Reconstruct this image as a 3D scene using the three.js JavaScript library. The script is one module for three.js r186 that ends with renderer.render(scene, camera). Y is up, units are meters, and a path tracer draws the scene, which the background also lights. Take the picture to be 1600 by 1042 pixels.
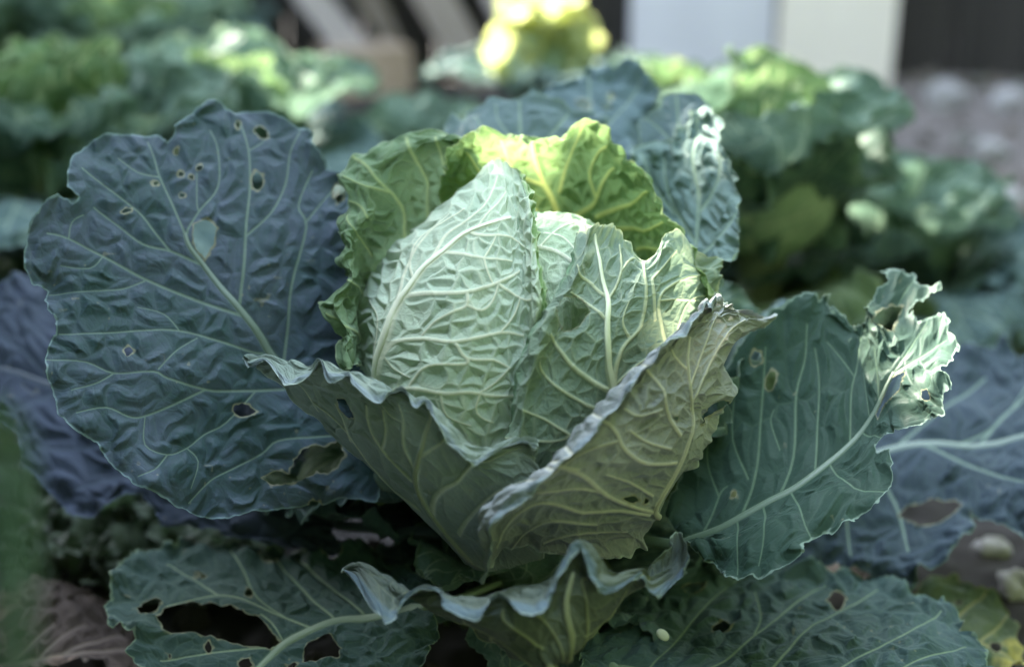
import * as THREE from 'three';
import { mergeGeometries } from 'three/addons/utils/BufferGeometryUtils.js';

// ---------------------------------------------------------------- camera, sky, sun, exposure
const scene = new THREE.Scene();
const PITCH = 20 * Math.PI / 180, FOV = 26.4;
const EYE = new THREE.Vector3(0, 0.5, 0.757);
const camera = new THREE.PerspectiveCamera(FOV, 1600 / 1042, 0.02, 200);
camera.position.copy(EYE);
camera.rotation.x = -PITCH;
camera.focus = 0.735;
camera.userData.fStop = 3.1;
scene.add(camera);

const SKY = 0.85;
const SUN = new THREE.Vector3(-0.40, 0.60, -0.69).normalize();   // behind the bed, to the left
{ // clear sky with thin white haze, brighter round the sun
  const w = 256, h = 128, a = new Float32Array(w * h * 4);
  for (let y = 0; y < h; y++) for (let x = 0; x < w; x++) {
    const up = ((y + 0.5) / h - 0.5) * Math.PI, ro = ((x + 0.5) / w - 0.5) * 2 * Math.PI, k = (y * w + x) * 4, e = Math.max(0, Math.sin(up));
    const dx = Math.cos(up) * Math.cos(ro), dz = Math.cos(up) * Math.sin(ro), c = Math.max(0, dx * SUN.x + Math.sin(up) * SUN.y + dz * SUN.z), glow = 0.5 * c ** 6 + 1.4 * c ** 40, t = Math.pow(1 - e, 2.2);
    a[k] = 0.44 + 0.40 * t + glow; a[k + 1] = 0.545 + 0.33 * t + 0.95 * glow; a[k + 2] = 0.76 + 0.16 * t + 0.85 * glow; a[k + 3] = 1;
  }
  const t = new THREE.DataTexture(a, w, h, THREE.RGBAFormat, THREE.FloatType); t.mapping = THREE.EquirectangularReflectionMapping; t.magFilter = THREE.LinearFilter; t.needsUpdate = true;
  scene.background = t; scene.environment = t; scene.backgroundIntensity = SKY; scene.environmentIntensity = SKY;
}
const sun = new THREE.DirectionalLight(new THREE.Color().setRGB(1, 0.93, 0.80), 4.6);
sun.name = 'sun';
sun.position.copy(SUN).multiplyScalar(12);
sun.castShadow = true;
sun.shadow.mapSize.set(2048, 2048);
Object.assign(sun.shadow.camera, { left: -4, right: 4, top: 4, bottom: -4, near: 0.5, far: 30 });
scene.add(sun, sun.target);

const renderer = new THREE.WebGLRenderer({ antialias: true });
renderer.toneMapping = THREE.LinearToneMapping;
renderer.toneMappingExposure = 13.8;
renderer.shadowMap.enabled = true;

// ---------------------------------------------------------------- small tools
const TY = Math.tan(FOV * Math.PI / 360), TX = TY * 1600 / 1042;
const CP = Math.cos(PITCH), SP = Math.sin(PITCH);
// a pixel of the photograph and a distance along the view give a point in the garden
function P(px, py, d) {
  const x = (px - 800) / 800 * TX * d, y = (521 - py) / 521 * TY * d;
  return [EYE.x + x, EYE.y + y * CP - d * SP, EYE.z - y * SP - d * CP];
}
function toPixel(x, y, z) {
  const dx = x - EYE.x, dy = y - EYE.y, dz = z - EYE.z;
  const d = -dy * SP - dz * CP, h = dy * CP - dz * SP;
  return [800 + dx / (TX * d) * 800, 521 - h / (TY * d) * 521];
}
function rng(seed) { let s = seed >>> 0; return () => { s = (s + 0x6D2B79F5) | 0; let t = Math.imul(s ^ (s >>> 15), 1 | s); t = (t + Math.imul(t ^ (t >>> 7), 61 | t)) ^ t; return ((t ^ (t >>> 14)) >>> 0) / 4294967296; }; }
function hash(x, y, s) { let h = Math.imul(x, 374761393) + Math.imul(y, 668265263) + Math.imul(s, 1274126177); h = Math.imul(h ^ (h >>> 13), 1274126177); h ^= h >>> 16; return (h >>> 0) / 4294967296; }
function noise(x, y, s = 0) {          // value noise, -1..1
  const i = Math.floor(x), j = Math.floor(y); let f = x - i, g = y - j;
  f = f * f * (3 - 2 * f); g = g * g * (3 - 2 * g);
  const a = hash(i, j, s), b = hash(i + 1, j, s), c = hash(i, j + 1, s), d = hash(i + 1, j + 1, s);
  return 2 * (a + (b - a) * f + (c - a) * g + (a - b - c + d) * f * g) - 1;
}
function fbm(x, y, s = 0, n = 3) { let v = 0, a = 0.5; for (let k = 0; k < n; k++) { v += a * noise(x, y, s + k * 17); x *= 2.03; y *= 2.03; a *= 0.5; } return v; }
const W = [0, 0];
function worley(x, y, s) {             // nearest border distance in cell units, and the cell's own number
  const i = Math.floor(x), j = Math.floor(y); let f1 = 9, f2 = 9, x1 = 0, y1 = 0, x2 = 0, y2 = 0, id = 0;
  for (let m = -1; m < 2; m++) for (let n = -1; n < 2; n++) {
    const cx = i + m, cy = j + n, qx = cx + 0.12 + 0.76 * hash(cx, cy, s), qy = cy + 0.12 + 0.76 * hash(cx, cy, s + 7);
    const d = (qx - x) * (qx - x) + (qy - y) * (qy - y);
    if (d < f1) { f2 = f1; x2 = x1; y2 = y1; f1 = d; x1 = qx; y1 = qy; id = hash(cx, cy, s + 13); } else if (d < f2) { f2 = d; x2 = qx; y2 = qy; }
  }
  W[0] = (f2 - f1) / (2 * Math.hypot(x2 - x1, y2 - y1) + 1e-6); W[1] = id;
}
const clamp = (x, a = 0, b = 1) => Math.min(b, Math.max(a, x));
const smooth = (a, b, x) => { const t = clamp((x - a) / (b - a)); return t * t * (3 - 2 * t); };
const lin = (c) => (c <= 0.04045 ? c / 12.92 : ((c + 0.055) / 1.055) ** 2.4);
const enc = (c) => Math.round(255 * clamp(c <= 0.0031308 ? c * 12.92 : 1.055 * Math.pow(Math.max(c, 0), 1 / 2.4) - 0.055));
const ENC = new Uint8Array(4097); for (let i = 0; i <= 4096; i++) ENC[i] = enc((i / 4096) ** 2);
const encode = (c) => ENC[Math.round(4096 * Math.sqrt(clamp(c)))];
function tex(data, w, h, srgb) {
  const t = new THREE.DataTexture(data, w, h, THREE.RGBAFormat, THREE.UnsignedByteType);
  t.magFilter = THREE.LinearFilter; t.minFilter = THREE.LinearMipmapLinearFilter; t.generateMipmaps = true;
  if (srgb) t.colorSpace = THREE.SRGBColorSpace;
  t.needsUpdate = true; return t;
}
const taken = {};
function numbered(n) { const k = taken[n] = (taken[n] ?? -1) + 1; return k ? `${n}_${String(k).padStart(3, '0')}` : n; }
function tag(o, label, category, group, kind) { if (label) o.userData.label = label; if (category) o.userData.category = category; if (group) o.userData.group = group; if (kind) o.userData.kind = kind; return o; }
function thing(name, label, category, pos = [0, 0, 0], group) {
  const g = new THREE.Group(); g.name = numbered(name); g.position.set(...pos); scene.add(g);
  return tag(g, label, category, group);
}
function mesh(name, geo, mat, parent) {
  const m = new THREE.Mesh(geo, mat); m.castShadow = m.receiveShadow = true;
  m.name = parent ? name : numbered(name); (parent ?? scene).add(m); return m;
}
function catmull(p0, p1, p2, p3, t) { const a = t * t, b = a * t; return 0.5 * (2 * p1 + (p2 - p0) * t + (2 * p0 - 5 * p1 + 4 * p2 - p3) * a + (3 * p1 - p0 - 3 * p2 + p3) * b); }
function curveThrough(pts, n) {        // smooth line through points of any dimension, n steps per span
  const out = [], D = pts[0].length, g = (i) => pts[clamp(i, 0, pts.length - 1)];
  for (let i = 0; i < pts.length - 1; i++) for (let k = 0; k < n; k++) { const q = []; for (let c = 0; c < D; c++) q.push(catmull(g(i - 1)[c], g(i)[c], g(i + 1)[c], g(i + 2)[c], k / n)); out.push(q); }
  out.push(pts[pts.length - 1].slice()); return out;
}

// ---------------------------------------------------------------- leaves
// A leaf is a smooth sheet through a net of points; veins, blisters, holes and the ragged margin are worked into it.
function netSampler(net) {
  const n = net.length, m = net[0].length, ext = (arr, i) => i < 0 ? arr[0].map((c, k) => 2 * c - arr[1][k]) : i >= arr.length ? arr[arr.length - 1].map((c, k) => 2 * c - arr[arr.length - 2][k]) : arr[i];
  const rows = net.map((r) => { const q = []; for (let j = -1; j <= m; j++) q.push(ext(r, j)); return q; });
  const full = []; for (let i = -1; i <= n; i++) full.push(i < 0 ? rows[0].map((p, j) => p.map((c, k) => 2 * c - rows[1][j][k])) : i >= n ? rows[n - 1].map((p, j) => p.map((c, k) => 2 * c - rows[n - 2][j][k])) : rows[i]);
  return (u, v) => {
    const x = clamp(u) * (n - 1), y = clamp(v) * (m - 1), i = Math.min(n - 2, Math.floor(x)), j = Math.min(m - 2, Math.floor(y)), s = x - i, t = y - j, o = [0, 0, 0];
    for (let c = 0; c < 3; c++) {
      const r = [0, 1, 2, 3].map((k) => { const a = full[i + k]; return catmull(a[j][c], a[j + 1][c], a[j + 2][c], a[j + 3][c], t); });
      o[c] = catmull(r[0], r[1], r[2], r[3], s);
    }
    return o;
  };
}
function sd(poly, x, y) {              // signed distance to a closed polygon, inside positive
  let d = 1e9, inside = false;
  for (let i = 0, j = poly.length - 1; i < poly.length; j = i++) {
    const ax = poly[j][0], ay = poly[j][1], bx = poly[i][0] - ax, by = poly[i][1] - ay, wx = x - ax, wy = y - ay;
    const t = clamp((wx * bx + wy * by) / (bx * bx + by * by + 1e-12)), ex = wx - bx * t, ey = wy - by * t;
    d = Math.min(d, ex * ex + ey * ey);
    if ((poly[i][1] > y) !== (ay > y) && x < bx * (y - poly[i][1]) / by + poly[i][0]) inside = !inside;
  }
  return (inside ? 1 : -1) * Math.sqrt(d);
}
function spotAt(a, b, seed) { const n = noise(a / 0.0035, b / 0.0035, seed + 80); return n < 0.8 ? 0 : smooth(0.80, 0.9, n) * smooth(0.1, 0.6, noise(a / 0.03, b / 0.03, seed + 81)); }
function sheet(o) {
  const { S, nu = 150, nv = 150, tw = 512, th = 512, seed = 1 } = o;
  // base surface on the grid, lengths in metres
  const gu = nu + 1, gv = nv + 1, base = new Float32Array(gu * gv * 3);
  for (let i = 0; i < gu; i++) for (let j = 0; j < gv; j++) base.set(S(i / nu, j / nv), (i * gv + j) * 3);
  const at = (A, i, j) => (i * gv + j) * 3;
  const dist = (k, l) => Math.hypot(base[k] - base[l], base[k + 1] - base[l + 1], base[k + 2] - base[l + 2]);
  let Lu = 0; const Lv = new Float32Array(gu);
  for (let j = 0; j < gv; j++) for (let i = 1; i < gu; i++) Lu += dist(at(0, i, j), at(0, i - 1, j)) / gv;
  for (let i = 0; i < gu; i++) for (let j = 1; j < gv; j++) Lv[i] += dist(at(0, i, j), at(0, i, j - 1));
  const lv = (u) => { const x = clamp(u) * nu, i = Math.min(nu - 1, Math.floor(x)); return Lv[i] + (Lv[i + 1] - Lv[i]) * (x - i); };
  const ab = (u, v) => [u * Lu, (v - 0.5) * lv(u)];
  // from a pixel of the photograph to the place on the leaf
  let pix = null;
  const toUV = (px, py) => {
    if (!pix) { pix = []; for (let i = 0; i <= 60; i++) for (let j = 0; j <= 60; j++) pix.push([...toPixel(...S(i / 60, j / 60)), i / 60, j / 60]); }
    let b = null, bd = 1e12; for (const q of pix) { const d = (q[0] - px) ** 2 + (q[1] - py) ** 2; if (d < bd) { bd = d; b = q; } }
    let u = b[2], v = b[3];
    for (let k = 0; k < 6; k++) {
      const e = 0.004, p = toPixel(...S(u, v)), pu = toPixel(...S(clamp(u + e), v)), pu0 = toPixel(...S(clamp(u - e), v)), pv = toPixel(...S(u, clamp(v + e))), pv0 = toPixel(...S(u, clamp(v - e)));
      const du = clamp(u + e) - clamp(u - e), dv = clamp(v + e) - clamp(v - e);
      const a = (pu[0] - pu0[0]) / du, c = (pu[1] - pu0[1]) / du, bb = (pv[0] - pv0[0]) / dv, d = (pv[1] - pv0[1]) / dv, det = a * d - bb * c;
      if (Math.abs(det) < 1e-3) break;
      const rx = px - p[0], ry = py - p[1];
      u = clamp(u + clamp((rx * d - ry * bb) / det, -0.05, 0.05)); v = clamp(v + clamp((a * ry - c * rx) / det, -0.05, 0.05));
    }
    return [u, v];
  };
  const place = (p) => (o.inUV ? p : toUV(p[0], p[1]));
  // veins
  const R = 0.009, vd = new Float32Array(tw * th).fill(R), ridge = new Float32Array(tw * th), vein = new Float32Array(tw * th);
  const veins = (o.veins ?? []).map((q) => ({ w0: q.w0 ?? 0.0009, w1: q.w1 ?? 0.0004, line: curveThrough(q.pts.map(place), 4), rib: q.rib }));
  for (const q of veins) {
    const L = q.line, n = L.length - 1;
    for (let k = 0; k < n; k++) {
      const [u0, v0] = L[k], [u1, v1] = L[k + 1], w = q.w0 + (q.w1 - q.w0) * (k / n), um = (u0 + u1) / 2;
      const mu = Lu / th, mv = Math.max(1e-5, lv(um) / tw);
      const y0 = Math.max(0, Math.floor(Math.min(u0, u1) * th - R / mu)), y1 = Math.min(th - 1, Math.ceil(Math.max(u0, u1) * th + R / mu));
      const x0 = Math.max(0, Math.floor(Math.min(v0, v1) * tw - R / mv)), x1 = Math.min(tw - 1, Math.ceil(Math.max(v0, v1) * tw + R / mv));
      const ax = u0 * th * mu, ay = v0 * tw * mv, bx = u1 * th * mu - ax, by = v1 * tw * mv - ay, bb = bx * bx + by * by + 1e-14;
      for (let y = y0; y <= y1; y++) for (let x = x0; x <= x1; x++) {
        const wx = (y + 0.5) * mu - ax, wy = (x + 0.5) * mv - ay, t = clamp((wx * bx + wy * by) / bb), d = Math.hypot(wx - bx * t, wy - by * t);
        if (d > R) continue;
        const c = y * tw + x;
        vd[c] = Math.min(vd[c], Math.max(0, d - w));
        const prof = Math.exp(-(d * d) / (w * w * 1.3));
        if (prof * w > ridge[c]) ridge[c] = prof * w;
        const mk = 1 - smooth(w * 0.62, w * 1.25 + 0.0002, d); if (mk > vein[c]) vein[c] = mk;
      }
    }
  }
  // margin and holes
  const outline = o.outline ? o.outline.map((p) => ab(...place(p))) : null;
  const holes = (o.holes ?? []).map((h) => {
    let pts = h;
    if (!Array.isArray(h[0])) { const [x, y, rx, ry = rx, rot = 0] = h; pts = []; for (let k = 0; k < 14; k++) { const t = k / 14 * 6.2832, r = 1 + 0.22 * noise(k * 0.8, x, seed + 5), cx = Math.cos(t) * rx * r, cy = Math.sin(t) * ry * r; pts.push([x + cx * Math.cos(rot) - cy * Math.sin(rot), y + cx * Math.sin(rot) + cy * Math.cos(rot)]); } }
    const q = pts.map((p) => ab(...place(p))); let x0 = 9, x1 = -9, y0 = 9, y1 = -9; for (const p of q) { x0 = Math.min(x0, p[0]); x1 = Math.max(x1, p[0]); y0 = Math.min(y0, p[1]); y1 = Math.max(y1, p[1]); }
    return { q, box: [x0 - 0.006, x1 + 0.006, y0 - 0.006, y1 + 0.006] };
  });
  const sides = o.sides ?? ['u1', 'v0', 'v1'], edge = new Float32Array(gu * gv), holeD = new Float32Array(gu * gv).fill(0.006);
  const ragged = o.ragged ?? 0.0015, rs = o.raggedScale ?? 0.006;
  for (let i = 0; i < gu; i++) for (let j = 0; j < gv; j++) {
    const u = i / nu, v = j / nv, [a, b] = ab(u, v); let e = 0.1;
    if (outline) e = sd(outline, a, b);
    else { if (sides.includes('u1')) e = Math.min(e, (1 - u) * Lu); if (sides.includes('u0')) e = Math.min(e, u * Lu); if (sides.includes('v0')) e = Math.min(e, v * Lv[i]); if (sides.includes('v1')) e = Math.min(e, (1 - v) * Lv[i]); }
    if (e < 0.03) e -= ragged * (0.5 + 0.9 * noise(a / rs, b / rs, seed + 31) + 0.5 * noise(a / rs * 2.7, b / rs * 2.7, seed + 33) + 1.2 * Math.max(0, noise(a / rs / 4, b / rs / 4, seed + 37)));
    let h = 0.006; for (const q of holes) if (a > q.box[0] && a < q.box[1] && b > q.box[2] && b < q.box[3]) h = Math.min(h, -sd(q.q, a, b) + 0.0006 * noise(a / 0.002, b / 0.002, seed));
    edge[i * gv + j] = e; holeD[i * gv + j] = h;
  }
  const gridAt = (A, u, v) => { const x = clamp(u) * nu, y = clamp(v) * nv, i = Math.min(nu - 1, x | 0), j = Math.min(nv - 1, y | 0), s = x - i, t = y - j, k = i * gv + j; return (A[k] * (1 - t) + A[k + 1] * t) * (1 - s) + (A[k + gv] * (1 - t) + A[k + gv + 1] * t) * s; };
  // relief and colour
  const cell = o.cell ?? 0.016, fine = o.fine ?? cell * 0.33, blis = o.blister ?? 0.0015, amp = o.under ? -1 : 1;
  const H = new Float32Array(tw * th), col = new Uint8Array(tw * th * 4), bmp = new Uint8Array(tw * th * 4);
  const c0 = o.color, c1 = o.color2 ?? c0.map((c) => c * 0.8), cv = o.veinColor, ce = o.edgeColor ?? cv, minor = o.minor ?? 0.4, fineTint = o.fineTint ?? 0.12, zones = o.zones ?? [];
  const zp = zones.map((z) => ({ ...z, q: z.at ? ab(...place(z.at)) : null }));
  for (let y = 0; y < th; y++) for (let x = 0; x < tw; x++) {
    const u = (y + 0.5) / th, v = (x + 0.5) / tw, a = u * Lu, b = (v - 0.5) * lv(u), c = y * tw + x;
    const wp = (o.under ? 0.26 : 0.42) * cell, wa = a + wp * noise(a / cell * 1.3, b / cell * 1.3, seed), wb = b + wp * noise(a / cell * 1.3, b / cell * 1.3, seed + 3);
    worley(wa / cell, wb / cell, seed); const e1 = W[0] * cell, id = W[1];
    worley(wa / fine, wb / fine, seed + 50); const e2 = W[0] * fine;
    const ed = Math.min(e1, vd[c]), q = Math.min(1, ed / (0.48 * cell)), dome = q * q * (3 - 2 * q), q2 = Math.min(1, Math.min(e2, ed) / (0.4 * fine)), dome2 = q2 * (2 - q2);
    const n1 = fbm(a / 0.03, b / 0.03, seed + 9), n2 = noise(a / 0.0022, b / 0.0022, seed + 21), n3 = noise(a / 0.0009, b / 0.0009, seed + 22);
    H[c] = amp * blis * (dome * (0.65 + 0.6 * id) + (o.under ? 0.07 : 0.10) * dome2 * dome + (o.under ? 0.05 : 0.10) * noise(a / (cell * 0.5), b / (cell * 0.5), seed + 41)) + (o.under ? 1 : -0.35) * ridge[c] * (o.ridge ?? 0.9) + (o.under ? Math.exp(-(((e1 / 0.0011)) ** 2)) * 0.00022 : 0);
    const e = gridAt(edge, u, v), hd = gridAt(holeD, u, v);
    let mj = vein[c], mn = minor * Math.exp(-((e1 / (o.under ? 0.00078 : 0.00062)) ** 2)) * (0.55 + 0.45 * noise(a / 0.02, b / 0.02, seed + 71)), mf = fineTint * Math.exp(-((e2 / 0.00035) ** 2));
    const m = Math.max(mj, mn, mf), tone = clamp(0.5 + n1 * 0.9 + 0.25 * n2 + (id - 0.5) * 0.25), gr = 1 + 0.05 * n2 + 0.05 * n3;
    let zr = 0, zc = null; for (const z of zp) {
      let f = 0;
      if (z.side) { const dd = z.side === 'v1' ? (1 - v) * lv(u) : z.side === 'v0' ? v * lv(u) : z.side === 'u1' ? (1 - u) * Lu : z.side === 'e' ? e : u * Lu; f = 1 - smooth(z.r * 0.55, z.r, dd + 0.3 * z.r * noise(a / 0.012, b / 0.012, seed + 61)); }
      else { const dd = Math.hypot(a - z.q[0], b - z.q[1]); f = 1 - smooth(z.r * 0.35, z.r, dd + 0.45 * z.r * fbm(a / z.r * 1.6, b / z.r * 1.6, seed + 62) * 2); }
      f *= z.k ?? 1; if (f > zr) { zr = f; zc = z.color; }
    }
    const em = 1 - smooth(0.0004, 0.0014, e), hm = 1 - smooth(0.0003, 0.0013, hd + 0.0007 * n2);
    const spot = (o.spots ?? 0.5) * spotAt(a, b, seed);
    for (let k = 0; k < 3; k++) {
      let z = c0[k] + (c1[k] - c0[k]) * tone; if (zc) z += (zc[k] - z) * zr;
      z += (cv[k] - z) * m; z += ([0.30, 0.27, 0.17][k] - z) * spot * 0.55; z += (ce[k] - z) * em * (o.edgeMix ?? 0.75); z += ([0.25, 0.24, 0.14][k] - z) * hm * 0.65;
      col[c * 4 + k] = encode(z * gr);
    }
    col[c * 4 + 3] = 255;
    const bh = clamp(0.5 + (o.under ? -1 : 1) * (0.30 * dome2 - 0.12) + 0.07 * n2 + 0.05 * n3 + (o.under ? 0.18 : -0.1) * mj);
    bmp[c * 4] = bmp[c * 4 + 1] = bmp[c * 4 + 2] = Math.round(255 * bh); bmp[c * 4 + 3] = 255;
  }
  const rast = (A, u, v) => { const x = clamp(v * tw - 0.5, 0, tw - 1.001), y = clamp(u * th - 0.5, 0, th - 1.001), i = y | 0, j = x | 0, s = y - i, t = x - j, k = i * tw + j; return (A[k] * (1 - t) + A[k + 1] * t) * (1 - s) + (A[k + tw] * (1 - t) + A[k + tw + 1] * t) * s; };
  // displaced grid
  const normals = (A) => {
    const N = new Float32Array(A.length);
    for (let i = 0; i < gu; i++) for (let j = 0; j < gv; j++) {
      const i0 = Math.max(0, i - 1), i1 = Math.min(nu, i + 1), j0 = Math.max(0, j - 1), j1 = Math.min(nv, j + 1), k = at(0, i, j), a = at(0, i1, j), b = at(0, i0, j), c = at(0, i, j1), d = at(0, i, j0);
      const ux = A[a] - A[b], uy = A[a + 1] - A[b + 1], uz = A[a + 2] - A[b + 2], vx = A[c] - A[d], vy = A[c + 1] - A[d + 1], vz = A[c + 2] - A[d + 2];
      let x = uy * vz - uz * vy, y = uz * vx - ux * vz, z = ux * vy - uy * vx; const l = (o.flip ? -1 : 1) / (Math.hypot(x, y, z) || 1); N[k] = x * l; N[k + 1] = y * l; N[k + 2] = z * l;
    }
    return N;
  };
  const Nb = normals(base), pos = new Float32Array(base.length), wave = o.wave ?? 0.002, wl = o.waveLength ?? 0.05, fr = o.frill ?? 0, fw = o.frillWidth ?? 0.012, fl = o.frillLength ?? 0.018;
  for (let i = 0; i < gu; i++) for (let j = 0; j < gv; j++) {
    const u = i / nu, v = j / nv, [a, b] = ab(u, v), k = at(0, i, j), e = Math.max(0, edge[i * gv + j]);
    let h = rast(H, u, v) + wave * 2 * fbm(a / wl, b / wl, seed + 90, 2);
    if (fr) h += fr * (1.6 * noise(a / fl, b / fl, seed + 95) + 0.8 * noise(a / fl * 2.2, b / fl * 2.2, seed + 96)) * Math.exp(-((e / fw) ** 2));
    for (let c = 0; c < 3; c++) pos[k + c] = base[k + c] + Nb[k + c] * h;
  }
  const N = normals(pos);
  // triangles, cut along the margin and round the holes
  const vp = [], vn = [], vt = [], idx = [], ids = new Int32Array(gu * gv).fill(-1), cuts = new Map();
  const f = (k) => Math.min(edge[k], holeD[k]);
  const put = (k) => { if (ids[k] < 0) { ids[k] = vp.length / 3; vp.push(pos[k * 3], pos[k * 3 + 1], pos[k * 3 + 2]); vn.push(N[k * 3], N[k * 3 + 1], N[k * 3 + 2]); vt.push((k % gv) / nv, Math.floor(k / gv) / nu); } return ids[k]; };
  const cut = (k, l) => {
    if (k > l) [k, l] = [l, k]; const key = k * gu * gv + l; let r = cuts.get(key);
    if (r === undefined) { const t = clamp(f(k) / (f(k) - f(l)), 0.02, 0.98); r = vp.length / 3; for (let c = 0; c < 3; c++) { vp.push(pos[k * 3 + c] * (1 - t) + pos[l * 3 + c] * t); vn.push(N[k * 3 + c] * (1 - t) + N[l * 3 + c] * t); } vt.push((k % gv) / nv * (1 - t) + (l % gv) / nv * t, Math.floor(k / gv) / nu * (1 - t) + Math.floor(l / gv) / nu * t); cuts.set(key, r); }
    return r;
  };
  const tri = (a, b, c) => {
    const K = [a, b, c], F = K.map(f), n = F.filter((x) => x > 0).length; if (!n) return;
    if (n === 3) { const q = K.map(put); o.flip ? idx.push(q[0], q[2], q[1]) : idx.push(...q); return; }
    const out = []; for (let k = 0; k < 3; k++) { const l = (k + 1) % 3; if (F[k] > 0) out.push(put(K[k])); if ((F[k] > 0) !== (F[l] > 0)) out.push(cut(K[k], K[l])); }
    for (let k = 2; k < out.length; k++) o.flip ? idx.push(out[0], out[k], out[k - 1]) : idx.push(out[0], out[k - 1], out[k]);
  };
  for (let i = 0; i < nu; i++) for (let j = 0; j < nv; j++) { const k = i * gv + j; if ((i + j) % 2) { tri(k, k + gv, k + 1); tri(k + 1, k + gv, k + gv + 1); } else { tri(k, k + gv, k + gv + 1); tri(k, k + gv + 1, k + 1); } }
  const geo = new THREE.BufferGeometry();
  geo.setAttribute('position', new THREE.Float32BufferAttribute(vp, 3)); geo.setAttribute('normal', new THREE.Float32BufferAttribute(vn, 3)); geo.setAttribute('uv', new THREE.Float32BufferAttribute(vt, 2)); geo.setIndex(idx);
  const mat = new THREE.MeshPhysicalMaterial({ map: tex(col, tw, th, true), bumpMap: tex(bmp, tw, th), bumpScale: o.bump ?? 0.0009, roughness: 1, transmission: o.through ?? 0.25, thickness: 0, clearcoat: 0.5 * (o.coat ?? 0.25), clearcoatRoughness: o.coatRough ?? 0.42, side: THREE.DoubleSide, specularIntensity: 0.22, sheen: 0.35 * (o.sheen ?? 0), sheenColor: new THREE.Color().setRGB(0.62, 0.74, 1), sheenRoughness: 0.6 });
  // a raised rib of its own along the middle
  const ribs = veins.filter((q) => q.rib).map((q) => {
    const G = (A, u, v) => { const x = clamp(u) * nu, y = clamp(v) * nv, i = Math.min(nu - 1, x | 0), j = Math.min(nv - 1, y | 0), s = x - i, t = y - j; return [0, 1, 2].map((c) => { const k = at(0, i, j) + c; return (A[k] * (1 - t) + A[k + 3] * t) * (1 - s) + (A[k + gv * 3] * (1 - t) + A[k + gv * 3 + 3] * t) * s; }); };
    let line = q.line.map(([u, v]) => ({ p: G(pos, u, v), n: G(N, u, v) }));
    const out = (q.rib.from ?? []).map((p) => ({ p, n: line[0].n }));
    line = [...out, ...line];
    const pts = [], C = 10, m = line.length, gi = [];
    for (let k = 0; k < m; k++) {
      const A = line[Math.max(0, k - 1)].p, B = line[Math.min(m - 1, k + 1)].p, t = new THREE.Vector3(B[0] - A[0], B[1] - A[1], B[2] - A[2]).normalize(), n = new THREE.Vector3(...line[k].n), s = new THREE.Vector3().crossVectors(t, n).normalize(); n.crossVectors(s, t).normalize();
      const f2 = Math.max(0, (k - out.length) / Math.max(1, m - 1 - out.length)), w = q.w0 * (1 - f2) + q.w1 * f2, hgt = w * (q.rib.high ?? 0.75);
      for (let c = 0; c < C; c++) { const an = c / C * 6.28319, cx = Math.cos(an) * w, cy = Math.sin(an) * hgt - hgt * (q.rib.sink ?? 0.25); pts.push(line[k].p[0] + s.x * cx + n.x * cy, line[k].p[1] + s.y * cx + n.y * cy, line[k].p[2] + s.z * cx + n.z * cy); }
    }
    for (let k = 0; k < m - 1; k++) for (let c = 0; c < C; c++) { const a = k * C + c, b = k * C + (c + 1) % C; gi.push(a, b, a + C, b, b + C, a + C); }
    const g = new THREE.BufferGeometry(); g.setAttribute('position', new THREE.Float32BufferAttribute(pts, 3)); g.setIndex(gi); g.computeVertexNormals();
    return g;
  });
  return { geo, mat, ribs };
}
const ribMats = new Map();
function ribMat(c) { const k = c.join(); if (!ribMats.has(k)) ribMats.set(k, new THREE.MeshPhysicalMaterial({ color: new THREE.Color().setRGB(...c), roughness: 0.6, clearcoat: 0.2, clearcoatRoughness: 0.4 })); return ribMats.get(k); }
function addLeaf(parent, name, o, label) {
  if (o.net) { const B = parent.position; const s = netSampler(o.net.map((r) => r.map((p) => P(...p)))); o.S = s; }
  const r = sheet(o);
  const origin = parent.position; r.geo.translate(-origin.x, -origin.y, -origin.z);
  const m = mesh(name, r.geo, r.mat, parent); if (label) m.userData.label = label;
  for (const g of r.ribs) { g.translate(-origin.x, -origin.y, -origin.z); mesh('midrib', g, ribMat(o.ribColor ?? o.veinColor), m); }
  return m;
}
// ---------------------------------------------------------------- the cabbage in the middle
const V = (w0, w1, ...n) => { const pts = []; for (let i = 0; i < n.length; i += 2) pts.push([n[i], n[i + 1]]); return { w0: w0 / 1000, w1: w1 / 1000, pts }; };
const RIB = (rib, w0, w1, ...n) => ({ ...V(w0, w1, ...n), rib });
const pairs = (...n) => { const o = []; for (let i = 0; i < n.length; i += 2) o.push([n[i], n[i + 1]]); return o; };
const STEM = [0.014, 0, -0.01], stemAt = (y, ang = 0, r = 0.012) => [STEM[0] + Math.cos(ang) * r, y, STEM[2] + Math.sin(ang) * r];
const C = {
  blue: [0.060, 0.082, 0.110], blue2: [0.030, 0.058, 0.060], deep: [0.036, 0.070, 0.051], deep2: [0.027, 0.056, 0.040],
  veinUp: [0.118, 0.168, 0.135], pale: [0.505, 0.60, 0.445], pale2: [0.405, 0.515, 0.385], cream: [0.70, 0.73, 0.54],
  under: [0.205, 0.255, 0.210], under2: [0.155, 0.208, 0.172], veinUnder: [0.32, 0.37, 0.26], lime: [0.185, 0.285, 0.105], lime2: [0.14, 0.235, 0.09],
  grey: [0.175, 0.222, 0.235],
};
const along = (table, x) => { for (let i = 0; i < table.length - 1; i++) if (x <= table[i + 1][0]) { const t = clamp((x - table[i][0]) / (table[i + 1][0] - table[i][0])); return table[i][1] + (table[i + 1][1] - table[i][1]) * t; } return table[table.length - 1][1]; };
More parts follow.
